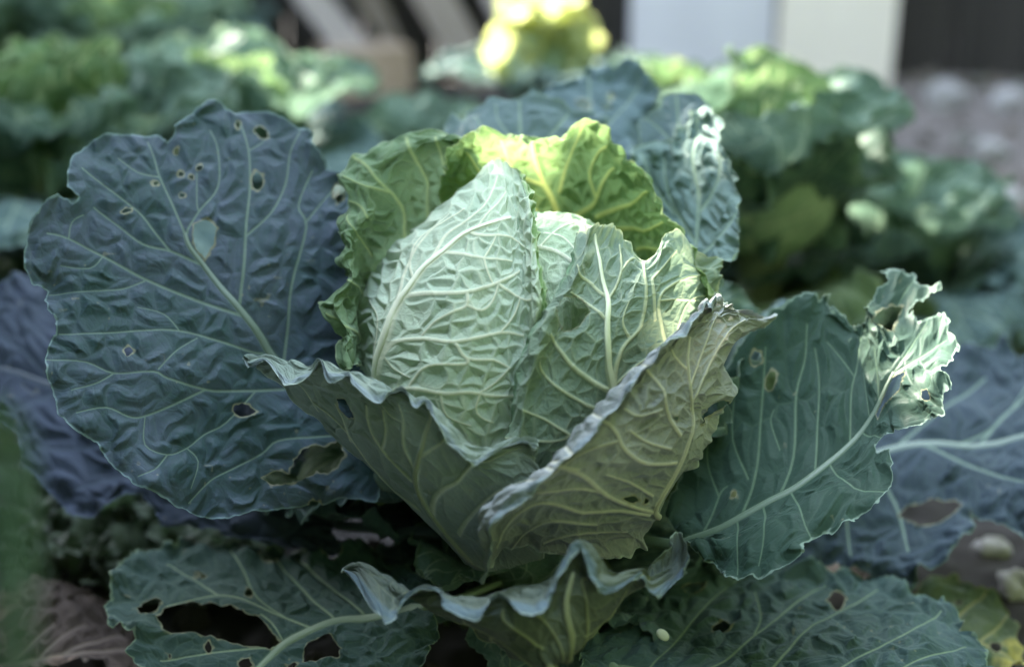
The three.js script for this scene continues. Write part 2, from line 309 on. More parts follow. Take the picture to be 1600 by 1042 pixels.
// rows of a fan-shaped leaf: from base points up to the fold and over to the free edge
function fan(bases, cols, depthAt, levels, over, bulge) {
  const n = cols.length, base = bases.map((row) => { const L = curveThrough(row, 8); return cols.map((_, i) => { const x = i / (n - 1) * (L.length - 1), k = Math.min(L.length - 2, Math.floor(x)), t = x - k; return L[k].map((c, j) => c + (L[k + 1][j] - c) * t); }); });
  const top = cols.map((_, i) => { const w = [cols[Math.max(0, i - 2)], cols[Math.max(0, i - 1)], cols[i], cols[Math.min(n - 1, i + 1)], cols[Math.min(n - 1, i + 2)]]; return [w.reduce((a, c) => a + c[0], 0) / 5, w.reduce((a, c) => a + c[1], 0) / 5]; });
  const fold = cols.map((c) => [c[0], c[1], depthAt(c[0])]), last = base[base.length - 1];
  const mids = levels.map((t) => cols.map((c, i) => { const s = top[i], q = [s[0] + (c[0] - s[0]) * t * t, s[1] + (c[1] - s[1]) * t * t, depthAt(c[0])]; return last[i].map((v, j) => v + (q[j] - v) * t + (j === 2 ? -bulge * Math.sin(Math.PI * t) : 0)); }));
  const edge = cols.map((c) => [c[2], c[3], depthAt(c[0]) - over * (0.25 + Math.abs(c[3] - c[1]) / 30)]);
  return [...base, ...mids, fold, edge];
}
const quads = (...n) => { const o = []; for (let i = 0; i < n.length; i += 4) o.push(n.slice(i, i + 4)); return o; };
const cabbage = thing('cabbage_plant', 'large savoy cabbage with pale crinkled head and spread blue-green outer leaves', 'cabbage', STEM);

// head: a solid heart, wrapped by the leaves that show
{
  const g = new THREE.SphereGeometry(1, 48, 32), c = P(838, 530, 0.805);
  g.scale(0.080, 0.066, 0.078); g.translate(c[0] - STEM[0], c[1], c[2] - STEM[2]);
  mesh('head_heart', g, new THREE.MeshPhysicalMaterial({ color: new THREE.Color().setRGB(0.26, 0.38, 0.26), roughness: 0.8 }), cabbage);
  const pts = []; for (const [r, y] of [[0.024, -0.02], [0.021, 0.0], [0.017, 0.03], [0.019, 0.07], [0.024, 0.11], [0.034, 0.15], [0.045, 0.18]]) pts.push(new THREE.Vector2(r, y));
  mesh('stem', new THREE.LatheGeometry(pts, 20), new THREE.MeshStandardMaterial({ color: new THREE.Color().setRGB(0.16, 0.19, 0.11), roughness: 0.9 }), cabbage);
}
// smooth leaf on the far right of the head
addLeaf(cabbage, 'head_leaf', {
  seed: 3, under: true, nu: 110, nv: 110, tw: 512, th: 512,
  net: [[[790, 345, 0.80], [850, 330, 0.79], [915, 338, 0.795], [985, 385, 0.82], [1040, 440, 0.85]],
    [[770, 390, 0.765], [840, 378, 0.757], [915, 385, 0.765], [1000, 425, 0.79], [1075, 480, 0.83]],
    [[760, 450, 0.745], [840, 445, 0.735], [920, 455, 0.74], [1010, 490, 0.77], [1100, 540, 0.82]],
    [[760, 560, 0.735], [840, 560, 0.725], [920, 570, 0.73], [1010, 590, 0.755], [1090, 620, 0.80]],
    [[770, 680, 0.75], [840, 690, 0.745], [920, 690, 0.75], [1000, 690, 0.77], [1060, 690, 0.80]]],
  veins: [V(2.2, 1.2, 820, 395, 842, 388, 884, 404, 920, 440), V(0.8, 0.4, 850, 365, 880, 372, 905, 400), V(0.9, 0.4, 842, 388, 870, 360, 900, 345)],
  color: [0.43, 0.53, 0.36], color2: [0.35, 0.46, 0.30], veinColor: C.cream, minor: 0.3, fineTint: 0.07, cell: 0.012, blister: 0.0012, wave: 0.001, ragged: 0.0005, sides: [], through: 0.15, spots: 0,
});
// the big leaf over the front of the head, its rolled green margin running down the right
addLeaf(cabbage, 'head_leaf', {
  seed: 11, under: true, nu: 260, nv: 230, tw: 1024, th: 1024,
  net: [[[750, 266, 0.815], [758, 250, 0.806], [770, 244, 0.80], [785, 249, 0.796], [798, 259, 0.79], [812, 264, 0.776], [824, 274, 0.782]],
    [[655, 345, 0.815], [705, 322, 0.775], [750, 314, 0.757], [788, 320, 0.752], [810, 330, 0.751], [825, 328, 0.736], [840, 334, 0.743]],
    [[600, 398, 0.815], [650, 390, 0.762], [720, 388, 0.732], [780, 392, 0.725], [815, 400, 0.728], [832, 398, 0.712], [848, 402, 0.720]],
    [[563, 450, 0.815], [613, 470, 0.747], [693, 470, 0.716], [775, 474, 0.710], [822, 474, 0.712], [838, 468, 0.698], [856, 466, 0.706]],
    [[558, 530, 0.805], [607, 545, 0.737], [688, 550, 0.707], [768, 556, 0.701], [820, 552, 0.704], [832, 548, 0.702], [842, 545, 0.706]],
    [[573, 612, 0.795], [617, 620, 0.733], [688, 632, 0.707], [758, 640, 0.701], [812, 618, 0.704], [820, 610, 0.704], [828, 600, 0.708]],
    [[608, 705, 0.785], [650, 708, 0.738], [708, 718, 0.713], [765, 728, 0.707], [806, 715, 0.708], [815, 710, 0.708], [825, 705, 0.710]]],
  veins: [RIB({ high: 0.5, sink: 0.30 }, 4.4, 0.9, 590, 640, 592, 606, 597, 550, 607, 515, 618, 482, 641, 448, 664, 419, 693, 393, 719, 370, 745, 356, 797, 341),
    V(1.6, 0.7, 600, 560, 615, 535, 658, 529, 710, 534, 781, 520, 818, 524), V(1.8, 0.8, 618, 480, 634, 463, 660, 459, 689, 460, 725, 458, 771, 445, 811, 425),
    V(1.7, 0.7, 596, 622, 640, 607, 695, 615, 750, 615, 815, 621), V(1.0, 0.5, 693, 394, 725, 397, 756, 403, 800, 408), V(1.0, 0.5, 735, 362, 754, 367, 800, 372, 820, 386),
    V(1.3, 0.5, 616, 476, 624, 456, 633, 422, 653, 387, 682, 353, 725, 327), V(1.2, 0.5, 672, 412, 682, 393, 699, 364, 733, 341, 756, 321, 777, 275),
    V(0.9, 0.5, 730, 457, 730, 478, 707, 489, 677, 504, 658, 523), V(0.8, 0.5, 730, 478, 753, 486, 770, 471, 778, 446), V(0.9, 0.6, 781, 446, 812, 468, 833, 468),
    V(0.9, 0.6, 812, 468, 802, 495, 784, 517), V(0.9, 0.6, 713, 538, 730, 560, 772, 563, 796, 575), V(0.9, 0.6, 730, 560, 726, 569, 670, 572, 646, 594, 640, 606), V(0.9, 0.5, 796, 575, 775, 597, 750, 613),
    V(0.7, 0.4, 690, 616, 700, 650, 735, 665), V(0.7, 0.4, 750, 615, 745, 645, 770, 660), V(0.7, 0.4, 603, 556, 615, 575, 640, 590), V(0.8, 0.4, 650, 440, 640, 410, 660, 370, 700, 335), V(0.7, 0.4, 756, 403, 762, 425, 771, 445), V(0.7, 0.4, 756, 403, 770, 380, 775, 368), V(0.7, 0.4, 745, 356, 765, 330, 790, 300),
    V(0.6, 0.4, 575, 470, 590, 500, 585, 560)],
  color: C.pale, color2: C.pale2, veinColor: C.cream, minor: 0.5, fineTint: 0.05, ridge: 0.5, cell: 0.0125, blister: 0.0019, wave: 0.0012, waveLength: 0.03, bump: 0.0004, ragged: 0.0008, sides: ['u0', 'v1'],
  frill: 0.0015, frillWidth: 0.010, frillLength: 0.011, zones: [{ side: 'v1', r: 0.017, color: [0.19, 0.32, 0.115] }], edgeColor: [0.42, 0.48, 0.26], through: 0.28, spots: 0.08, coat: 0.2,
}, 'pale crinkled leaf wrapping the head, thick cream midrib on its left');
// the leaf wrapping the head on the right
addLeaf(cabbage, 'head_leaf', {
  seed: 23, under: true, nu: 230, nv: 230, tw: 1024, th: 1024,
  net: [[[913, 364, 0.766], [905, 360, 0.752], [922, 353, 0.744], [942, 349, 0.751], [960, 352, 0.755], [984, 364, 0.755], [1010, 396, 0.755], [1040, 362, 0.762], [1066, 358, 0.772], [1092, 398, 0.79], [1122, 402, 0.81]],
    ...[[432, 450, 878, 1128, 0.715, 0.706, 0.716, 0.722, 0.728, 0.750, 0.80], [495, 520, 836, 1120, 0.699, 0.690, 0.698, 0.699, 0.708, 0.735, 0.79], [580, 600, 806, 1092, 0.691, 0.682, 0.690, 0.690, 0.696, 0.72, 0.77], [665, 690, 790, 1062, 0.689, 0.680, 0.687, 0.688, 0.695, 0.72, 0.76], [745, 760, 785, 1040, 0.694, 0.688, 0.695, 0.698, 0.705, 0.725, 0.76]].map(([y0, y1, x0, x1, ...d]) => [[x0 + 9, y0 + 4, d[0] + 0.014], ...[0, 0.08, 0.15, 0.25, 0.37, 0.48, 0.62, 0.74, 0.86, 1].map((f) => [x0 + (x1 - x0) * f, y0 + (y1 - y0) * f, along([[0, d[0]], [0.08, d[1]], [0.15, d[2]], [0.3, d[3]], [0.5, d[4]], [0.72, d[5]], [1, d[6]]], f)])])],
  sides: ['u0', 'v0', 'v1'],
  veins: [RIB({ high: 0.45, sink: 0.35 }, 2.4, 0.8, 960, 640, 958, 610, 951, 561, 948, 512, 950, 463, 940, 421, 933, 365), V(1.2, 0.6, 951, 466, 972, 421, 971, 378), V(1.4, 0.6, 960, 605, 966, 568, 976, 541, 1002, 509, 1010, 463, 1007, 408, 1018, 398),
    V(1.2, 0.6, 1041, 540, 1031, 496, 1031, 463, 1051, 444, 1093, 431), V(1.0, 0.5, 1024, 500, 1020, 444, 1028, 427, 1057, 391), V(1.5, 0.7, 955, 612, 904, 581, 875, 548, 858, 522), V(1.0, 0.5, 946, 500, 920, 473, 894, 457), V(1.0, 0.5, 948, 460, 925, 440, 910, 430, 900, 410),
    V(1.1, 0.5, 958, 642, 917, 633, 861, 597, 845, 567), V(0.9, 0.5, 965, 600, 990, 575, 1010, 560), V(0.8, 0.4, 1055, 540, 1060, 500, 1075, 470, 1105, 462), V(0.8, 0.4, 1031, 470, 1055, 468, 1090, 470), V(0.8, 0.4, 985, 528, 975, 500, 985, 470), V(0.7, 0.4, 972, 421, 995, 400, 1006, 405), V(0.9, 0.4, 905, 690, 850, 655, 815, 640), V(0.7, 0.4, 890, 680, 860, 690, 800, 690)],
  holes: [pairs(868, 478, 880, 466, 900, 464, 918, 474, 922, 486, 912, 500, 905, 508, 890, 516, 880, 516, 874, 500)],
  color: [0.215, 0.29, 0.205], color2: [0.15, 0.22, 0.165], veinColor: [0.48, 0.53, 0.34], minor: 0.35, fineTint: 0.08, cell: 0.014, blister: 0.0016, wave: 0.002, waveLength: 0.035, frill: 0.0018, frillWidth: 0.012, frillLength: 0.012,
  zones: [{ side: 'v0', r: 0.024, color: [0.125, 0.235, 0.125] }], ragged: 0.001, through: 0.30, spots: 0.35,
}, 'grey-green leaf wrapping the right of the head, wavy top margin and a hole');
// front left: the underside faces us, the margin rolls out
addLeaf(cabbage, 'wrapper_leaf', {
  seed: 31, under: true, flip: true, nu: 240, nv: 240, tw: 896, th: 896,
  net: fan([[[690, 838, 0.765], [735, 885, 0.74], [790, 885, 0.745], [850, 870, 0.76]], [[560, 714, 0.768], [600, 738, 0.73], [700, 788, 0.697], [790, 800, 0.692], [860, 790, 0.70]]],
    quads(380, 558, 381, 562, 398, 557, 388, 576, 420, 556, 415, 568, 445, 560, 440, 598, 465, 562, 452, 607, 484, 568, 482, 590, 500, 560, 499, 563, 518, 566, 512, 595, 543, 578, 542, 585, 562, 582, 553, 608, 592, 594, 590, 630, 615, 610, 610, 618, 630, 612, 628, 616, 652, 622, 646, 638, 667, 626, 664, 630, 682, 640, 676, 655, 705, 664, 696, 682, 728, 688, 719, 712, 748, 702, 738, 726, 770, 700, 762, 712, 795, 690, 793, 695, 818, 684, 816, 690, 842, 694, 838, 705),
    (x) => along([[380, 0.762], [445, 0.732], [525, 0.708], [615, 0.687], [695, 0.672], [765, 0.674], [848, 0.687]], x), [0.45, 0.85], 0.010, 0.008),
  veins: [RIB({ high: 0.5, sink: 0.4, from: [stemAt(0.10, 2.2)] }, 1.9, 0.7, 735, 870, 690, 815, 655, 756, 658, 710, 673, 655, 671, 640), V(1.1, 0.5, 646, 747, 609, 710, 584, 673, 575, 632), V(1.0, 0.5, 652, 732, 634, 695, 630, 655, 624, 632), V(1.2, 0.6, 655, 790, 615, 760, 581, 722, 541, 667, 490, 625), V(0.8, 0.4, 661, 710, 689, 692, 707, 683), V(1.1, 0.5, 680, 800, 690, 765, 720, 747, 756, 722, 787, 710, 818, 700), V(0.8, 0.4, 551, 686, 540, 655, 526, 630), V(0.9, 0.5, 720, 830, 750, 790, 800, 760, 840, 745), V(0.7, 0.4, 600, 700, 605, 670, 600, 640), V(0.6, 0.3, 500, 640, 480, 610, 460, 590), V(0.6, 0.3, 630, 660, 612, 650, 600, 635)],
  holes: [pairs(527, 622, 538, 624, 548, 634, 556, 650, 548, 652, 534, 640)],
  color: C.under, color2: C.under2, veinColor: C.veinUnder, minor: 0.35, fineTint: 0.10, cell: 0.015, blister: 0.0010, wave: 0.0018, frill: 0.0012, frillWidth: 0.008, frillLength: 0.012, ragged: 0.0007,
  zones: [{ side: 'u1', r: 0.011, color: C.grey }], edgeColor: [0.42, 0.50, 0.40], through: 0.12, sheen: 0.15, spots: 0.6,
}, 'front wrapper leaf showing its veined underside below a rolled wavy grey margin');
// front right: folded leaf, underside out, dull and dusty
addLeaf(cabbage, 'wrapper_leaf', {
  seed: 41, under: true, flip: true, nu: 260, nv: 220, tw: 1024, th: 1024,
  net: [[[775, 905, 0.682], [764, 892, 0.690], [820, 868, 0.705], [890, 872, 0.715], [985, 862, 0.735], [1010, 850, 0.76]],
    [[782, 828, 0.656], [755, 800, 0.668], [830, 800, 0.673], [915, 800, 0.685], [1026, 805, 0.720], [1036, 795, 0.76]],
    [[868, 752, 0.650], [848, 728, 0.662], [915, 730, 0.664], [985, 735, 0.678], [1052, 740, 0.712], [1066, 738, 0.755]],
    [[948, 662, 0.656], [928, 640, 0.668], [980, 655, 0.668], [1032, 660, 0.682], [1082, 668, 0.712], [1100, 678, 0.76]],
    [[1012, 590, 0.668], [998, 570, 0.680], [1030, 585, 0.680], [1062, 600, 0.693], [1098, 618, 0.715], [1134, 622, 0.765]],
    [[1080, 524, 0.690], [1062, 512, 0.700], [1082, 520, 0.700], [1104, 535, 0.710], [1130, 555, 0.732], [1150, 565, 0.775]],
    [[1112, 490, 0.712], [1105, 478, 0.722], [1120, 482, 0.722], [1140, 490, 0.732], [1165, 505, 0.755], [1196, 512, 0.785]],
    [[1118, 474, 0.73], [1122, 468, 0.74], [1140, 470, 0.742], [1160, 478, 0.752], [1182, 488, 0.772], [1200, 498, 0.795]]],
  veins: [RIB({ high: 0.6, sink: 0.35, from: [stemAt(0.09, 1.0)] }, 1.8, 0.7, 1020, 825, 1025, 801, 1050, 742, 1076, 672, 1080, 628, 1078, 556, 1082, 526), V(1.2, 0.6, 1052, 722, 1008, 723, 979, 704, 953, 666, 943, 653), V(1.1, 0.6, 1058, 678, 1034, 628, 1025, 598, 1025, 574), V(1.2, 0.6, 1024, 803, 970, 784, 907, 742, 900, 725, 915, 695), V(1.2, 0.5, 1015, 806, 970, 797, 911, 799, 869, 788, 835, 788, 790, 826, 778, 858),
    V(0.9, 0.5, 903, 735, 870, 742, 825, 765, 800, 785), V(0.9, 0.5, 1080, 640, 1105, 573, 1135, 522, 1165, 500), V(0.8, 0.5, 1078, 600, 1095, 560, 1110, 525, 1125, 490), V(0.8, 0.4, 965, 690, 930, 700, 890, 720, 850, 750), V(0.8, 0.4, 945, 770, 900, 765, 840, 770), V(0.8, 0.4, 1030, 640, 1000, 650, 975, 640), V(0.7, 0.4, 1044, 700, 1010, 690, 985, 672), V(0.8, 0.4, 1020, 775, 985, 755, 950, 745), V(0.9, 0.5, 930, 820, 860, 815, 820, 840, 805, 880), V(0.8, 0.5, 980, 835, 900, 838, 850, 855), V(0.7, 0.4, 1078, 580, 1060, 560, 1050, 545)],
  holes: [pairs(976, 778, 990, 776, 1000, 782, 990, 786, 980, 784), [1011, 784, 4, 5], [1056, 653, 4, 3], pairs(1130, 626, 1105, 655, 1098, 665, 1108, 640, 1122, 622)],
  color: [0.305, 0.325, 0.315], color2: [0.205, 0.228, 0.222], veinColor: [0.46, 0.46, 0.37], minor: 0.4, fineTint: 0.14, cell: 0.012, blister: 0.0018, wave: 0.0022, waveLength: 0.035, frill: 0.0050, frillWidth: 0.011, frillLength: 0.024, ragged: 0.0012,
  zones: [{ side: 'v0', r: 0.013, color: C.grey }], edgeColor: [0.40, 0.46, 0.42], sides: ['u0', 'u1', 'v0', 'v1'], through: 0.07, coat: 0.12, spots: 0.8,
}, 'folded front leaf with grey-brown veined underside and pale rolled margin');
// bottom centre: bowl shaped leaf with a curly rim
addLeaf(cabbage, 'outer_leaf', {
  seed: 53, under: true, flip: true, nu: 200, nv: 300, tw: 896, th: 768,
  net: fan([[[815, 970, 0.76], [835, 985, 0.75], [855, 988, 0.75], [885, 965, 0.76]], [[800, 1026, 0.69], [835, 1034, 0.664], [856, 1036, 0.658], [880, 1026, 0.664], [900, 1005, 0.69]]],
    quads(534, 885, 536, 893, 560, 880, 556, 915, 595, 905, 592, 962, 618, 930, 620, 964, 640, 928, 634, 934, 676, 925, 676, 930, 700, 935, 694, 958, 740, 938, 750, 970, 776, 925, 775, 930, 805, 918, 808, 952, 840, 915, 840, 955, 862, 905, 856, 922, 885, 868, 882, 874, 908, 848, 908, 853, 935, 872, 934, 905, 960, 895, 955, 924, 1005, 885, 1006, 894, 1020, 900, 1028, 930, 1055, 880, 1060, 905, 1062, 830, 1072, 896),
    (x) => along([[534, 0.72], [600, 0.685], [690, 0.66], [790, 0.645], [900, 0.642], [985, 0.655], [1062, 0.70]], x), [0.3, 0.65, 0.9], 0.012, 0.010),
  veins: [RIB({ high: 0.6, sink: 0.3, from: [stemAt(0.06, 1.4), P(840, 975, 0.755)] }, 2.6, 0.9, 850, 1010, 855, 1033, 868, 992, 884, 960, 890, 920, 898, 895), V(1.1, 0.5, 848, 1012, 796, 972, 788, 952), V(1.0, 0.5, 844, 1020, 756, 992, 724, 968), V(1.0, 0.5, 835, 1018, 680, 992, 636, 955), V(1.1, 0.5, 872, 1012, 940, 968, 980, 925), V(0.9, 0.5, 884, 965, 915, 930, 925, 905), V(0.7, 0.4, 868, 992, 840, 960, 845, 940), V(0.7, 0.4, 770, 998, 720, 1000, 680, 996), V(0.8, 0.4, 905, 990, 960, 960, 1010, 930)],
  color: [0.120, 0.145, 0.115], color2: [0.082, 0.108, 0.090], veinColor: [0.27, 0.30, 0.18], minor: 0.3, cell: 0.015, blister: 0.0012, wave: 0.003, frill: 0.0016, frillWidth: 0.008, frillLength: 0.012, ragged: 0.0009,
  zones: [{ side: 'u1', r: 0.014, color: [0.105, 0.152, 0.172] }], edgeColor: [0.34, 0.42, 0.36], through: 0.10, spots: 0.5,
}, 'low bowl-shaped front leaf with a strongly curled blue-grey rim');
// big left leaf
addLeaf(cabbage, 'outer_leaf', {
  seed: 61, nu: 260, nv: 260, tw: 1024, th: 1024,
  net: [[[15, 135, 0.815], [215, 135, 0.84], [410, 135, 0.86], [620, 135, 0.875]],
    [[15, 370, 0.765], [215, 370, 0.79], [410, 370, 0.812], [620, 370, 0.85]],
    [[15, 600, 0.738], [215, 600, 0.757], [410, 600, 0.783], [620, 600, 0.825]],
    [[15, 840, 0.712], [215, 840, 0.722], [410, 840, 0.752], [620, 840, 0.795]]],
  outline: pairs(590, 790, 540, 785, 500, 792, 450, 800, 420, 803, 390, 802, 360, 811, 330, 808, 300, 798, 268, 785, 240, 770, 212, 758, 190, 742, 172, 722, 155, 705, 150, 690, 130, 680, 105, 665, 88, 645, 82, 610, 70, 590, 66, 560, 70, 545, 82, 520, 84, 495, 70, 480, 66, 462, 72, 448, 50, 440, 34, 415, 32, 385, 42, 352, 60, 325, 88, 305, 112, 318, 118, 312, 100, 298, 102, 268, 112, 245, 130, 226, 160, 210, 200, 209, 225, 210, 240, 206, 252, 212, 260, 222, 268, 212, 270, 200, 285, 188, 302, 172, 325, 158, 345, 157, 360, 165, 367, 170, 378, 163, 400, 164, 428, 172, 448, 186, 462, 198, 482, 200, 494, 212, 490, 226, 505, 245, 512, 262, 528, 272, 545, 300, 560, 380, 600, 480, 610, 600, 605, 720),
  veins: [RIB({ high: 0.5, sink: 0.15, from: [stemAt(0.11, 2.8), P(600, 760, 0.80)] }, 3.0, 1.1, 520, 660, 470, 605, 426, 555, 405, 525, 376, 488, 345, 450, 319, 415, 295, 385, 288, 366), V(0.63, 0.29, 288, 366, 268, 320, 249, 277, 240, 245, 230, 220), V(0.58, 0.29, 292, 366, 294, 358, 311, 331, 340, 293, 340, 235, 328, 204), V(0.40, 0.23, 310, 331, 307, 320, 307, 273), V(0.69, 0.29, 319, 415, 265, 392, 223, 381, 184, 350, 146, 323), V(0.58, 0.29, 265, 392, 240, 362, 215, 331, 169, 296, 127, 266), V(0.40, 0.23, 249, 277, 215, 270, 184, 247),
    V(0.92, 0.34, 376, 495, 307, 469, 230, 435, 161, 396, 107, 370, 73, 362), V(0.46, 0.23, 226, 436, 195, 447, 169, 450, 77, 452), V(0.86, 0.34, 372, 484, 380, 412, 384, 350, 390, 293, 388, 235, 376, 189), V(0.52, 0.29, 384, 370, 422, 335, 445, 289, 453, 239, 468, 208), V(0.81, 0.29, 443, 575, 449, 520, 453, 450, 476, 358, 465, 323, 488, 266), V(0.40, 0.23, 476, 350, 500, 320, 526, 289),
    V(0.75, 0.29, 410, 552, 392, 550, 338, 534, 280, 518, 226, 516, 161, 520, 92, 520), V(0.81, 0.29, 470, 606, 441, 607, 361, 612, 319, 612, 261, 595, 238, 584, 177, 584, 134, 566, 69, 561), V(0.58, 0.29, 319, 612, 269, 634, 223, 651, 200, 651, 165, 637, 119, 645), V(0.69, 0.29, 540, 680, 495, 683, 434, 689, 407, 710, 361, 733, 330, 749, 299, 780), V(0.40, 0.23, 246, 580, 275, 550, 307, 530), V(0.40, 0.23, 177, 584, 150, 599, 111, 610),
    V(0.46, 0.23, 400, 610, 353, 660, 319, 678, 292, 699, 261, 710, 226, 695, 226, 651), V(0.40, 0.23, 261, 710, 240, 735, 215, 745), V(0.34, 0.18, 161, 396, 140, 415, 95, 410), V(0.34, 0.18, 107, 370, 112, 345, 130, 335), V(0.34, 0.18, 280, 518, 255, 490, 215, 478), V(0.34, 0.18, 292, 699, 310, 720, 300, 760), V(0.34, 0.18, 388, 235, 410, 222, 415, 205)],
  holes: [pairs(302, 352, 322, 345, 337, 358, 333, 382, 320, 405, 308, 392, 300, 372), [380, 642, 16, 12], [199, 550, 8, 8], [409, 205, 12, 8, 0.7], [401, 284, 10, 15], pairs(408, 748, 428, 738, 448, 742, 458, 720, 470, 704, 492, 695, 505, 700, 528, 690, 534, 712, 520, 735, 505, 742, 490, 738, 478, 748, 452, 757, 425, 758), [282, 274, 4, 5], [312, 264, 4, 5, 0.6], [299, 278, 3, 3], [284, 307, 4, 4], [275, 238, 3, 4], [242, 288, 4, 4], [197, 330, 6, 4], [372, 192, 3, 7], [530, 300, 9, 14], [490, 790, 12, 6]],
  color: C.blue, color2: C.blue2, veinColor: C.veinUp, minor: 0.13, fineTint: 0.03, bump: 0.0006, cell: 0.0165, blister: 0.0021, wave: 0.0035, waveLength: 0.06, frill: 0.003, frillWidth: 0.012, frillLength: 0.03, ragged: 0.0011, edgeColor: [0.20, 0.29, 0.28], edgeMix: 0.55, through: 0.06, coat: 0.3, sheen: 0.35, spots: 0.5,
}, 'broad blue-grey outer leaf with notched margin, pale veins and insect holes');
// right leaf with its torn tip
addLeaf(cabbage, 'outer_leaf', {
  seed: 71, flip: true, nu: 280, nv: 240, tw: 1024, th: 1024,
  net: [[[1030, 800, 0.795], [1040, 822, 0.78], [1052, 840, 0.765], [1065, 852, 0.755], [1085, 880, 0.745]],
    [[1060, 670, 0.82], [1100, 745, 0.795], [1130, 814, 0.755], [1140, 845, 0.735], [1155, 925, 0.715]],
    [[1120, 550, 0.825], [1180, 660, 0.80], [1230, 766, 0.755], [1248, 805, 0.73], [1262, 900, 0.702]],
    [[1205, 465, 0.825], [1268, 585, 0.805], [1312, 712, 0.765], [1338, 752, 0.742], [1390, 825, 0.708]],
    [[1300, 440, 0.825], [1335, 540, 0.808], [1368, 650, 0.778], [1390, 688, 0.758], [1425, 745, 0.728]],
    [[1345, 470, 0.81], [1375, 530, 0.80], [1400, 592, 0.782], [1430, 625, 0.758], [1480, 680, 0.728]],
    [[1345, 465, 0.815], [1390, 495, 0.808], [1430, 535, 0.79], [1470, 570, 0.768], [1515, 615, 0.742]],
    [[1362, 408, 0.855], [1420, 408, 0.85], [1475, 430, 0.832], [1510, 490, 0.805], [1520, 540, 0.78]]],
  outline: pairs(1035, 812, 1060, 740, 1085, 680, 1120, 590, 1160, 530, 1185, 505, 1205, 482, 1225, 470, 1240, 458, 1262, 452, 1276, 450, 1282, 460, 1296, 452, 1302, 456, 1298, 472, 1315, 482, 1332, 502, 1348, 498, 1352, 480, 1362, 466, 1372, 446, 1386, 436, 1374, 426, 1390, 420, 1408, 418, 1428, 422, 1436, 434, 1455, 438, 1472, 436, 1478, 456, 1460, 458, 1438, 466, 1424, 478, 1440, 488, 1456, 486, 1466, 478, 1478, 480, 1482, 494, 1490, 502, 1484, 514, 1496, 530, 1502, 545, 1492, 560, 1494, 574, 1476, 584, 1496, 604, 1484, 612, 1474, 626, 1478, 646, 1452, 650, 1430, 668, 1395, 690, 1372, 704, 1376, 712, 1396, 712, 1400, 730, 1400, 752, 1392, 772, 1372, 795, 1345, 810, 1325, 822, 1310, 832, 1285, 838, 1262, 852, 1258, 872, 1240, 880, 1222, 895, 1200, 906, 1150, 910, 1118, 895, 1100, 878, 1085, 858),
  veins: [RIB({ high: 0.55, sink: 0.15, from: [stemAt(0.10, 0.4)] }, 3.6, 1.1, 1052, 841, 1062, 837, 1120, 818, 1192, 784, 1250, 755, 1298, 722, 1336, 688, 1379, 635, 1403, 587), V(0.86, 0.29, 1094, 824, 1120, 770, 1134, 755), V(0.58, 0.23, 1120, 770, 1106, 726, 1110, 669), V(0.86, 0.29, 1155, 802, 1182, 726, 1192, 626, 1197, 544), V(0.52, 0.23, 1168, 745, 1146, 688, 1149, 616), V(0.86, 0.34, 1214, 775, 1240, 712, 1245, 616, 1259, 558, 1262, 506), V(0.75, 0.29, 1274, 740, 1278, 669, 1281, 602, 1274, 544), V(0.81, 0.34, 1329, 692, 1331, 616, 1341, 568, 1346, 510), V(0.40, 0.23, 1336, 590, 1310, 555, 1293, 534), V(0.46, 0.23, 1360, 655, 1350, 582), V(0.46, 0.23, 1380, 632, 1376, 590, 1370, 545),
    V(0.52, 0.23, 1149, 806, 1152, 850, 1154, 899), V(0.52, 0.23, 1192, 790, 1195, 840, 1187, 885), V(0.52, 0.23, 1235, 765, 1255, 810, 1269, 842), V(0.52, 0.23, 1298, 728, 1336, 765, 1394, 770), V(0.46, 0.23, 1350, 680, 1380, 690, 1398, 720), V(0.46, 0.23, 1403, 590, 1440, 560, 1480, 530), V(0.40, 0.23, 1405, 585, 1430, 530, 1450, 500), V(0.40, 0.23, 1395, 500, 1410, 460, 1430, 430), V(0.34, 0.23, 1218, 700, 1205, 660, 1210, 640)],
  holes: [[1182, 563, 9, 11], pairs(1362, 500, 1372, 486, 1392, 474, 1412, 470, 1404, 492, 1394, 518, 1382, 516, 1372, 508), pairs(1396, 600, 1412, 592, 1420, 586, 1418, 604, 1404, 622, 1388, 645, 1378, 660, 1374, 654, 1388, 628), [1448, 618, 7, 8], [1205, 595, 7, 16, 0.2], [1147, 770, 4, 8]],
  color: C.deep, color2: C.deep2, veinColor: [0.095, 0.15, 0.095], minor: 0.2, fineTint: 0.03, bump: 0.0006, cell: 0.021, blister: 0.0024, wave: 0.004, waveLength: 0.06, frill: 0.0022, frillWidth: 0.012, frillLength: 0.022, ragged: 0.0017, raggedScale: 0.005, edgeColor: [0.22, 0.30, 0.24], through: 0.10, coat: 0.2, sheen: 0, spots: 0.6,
}, 'dark green outer leaf with strong midrib and a torn curled tip');
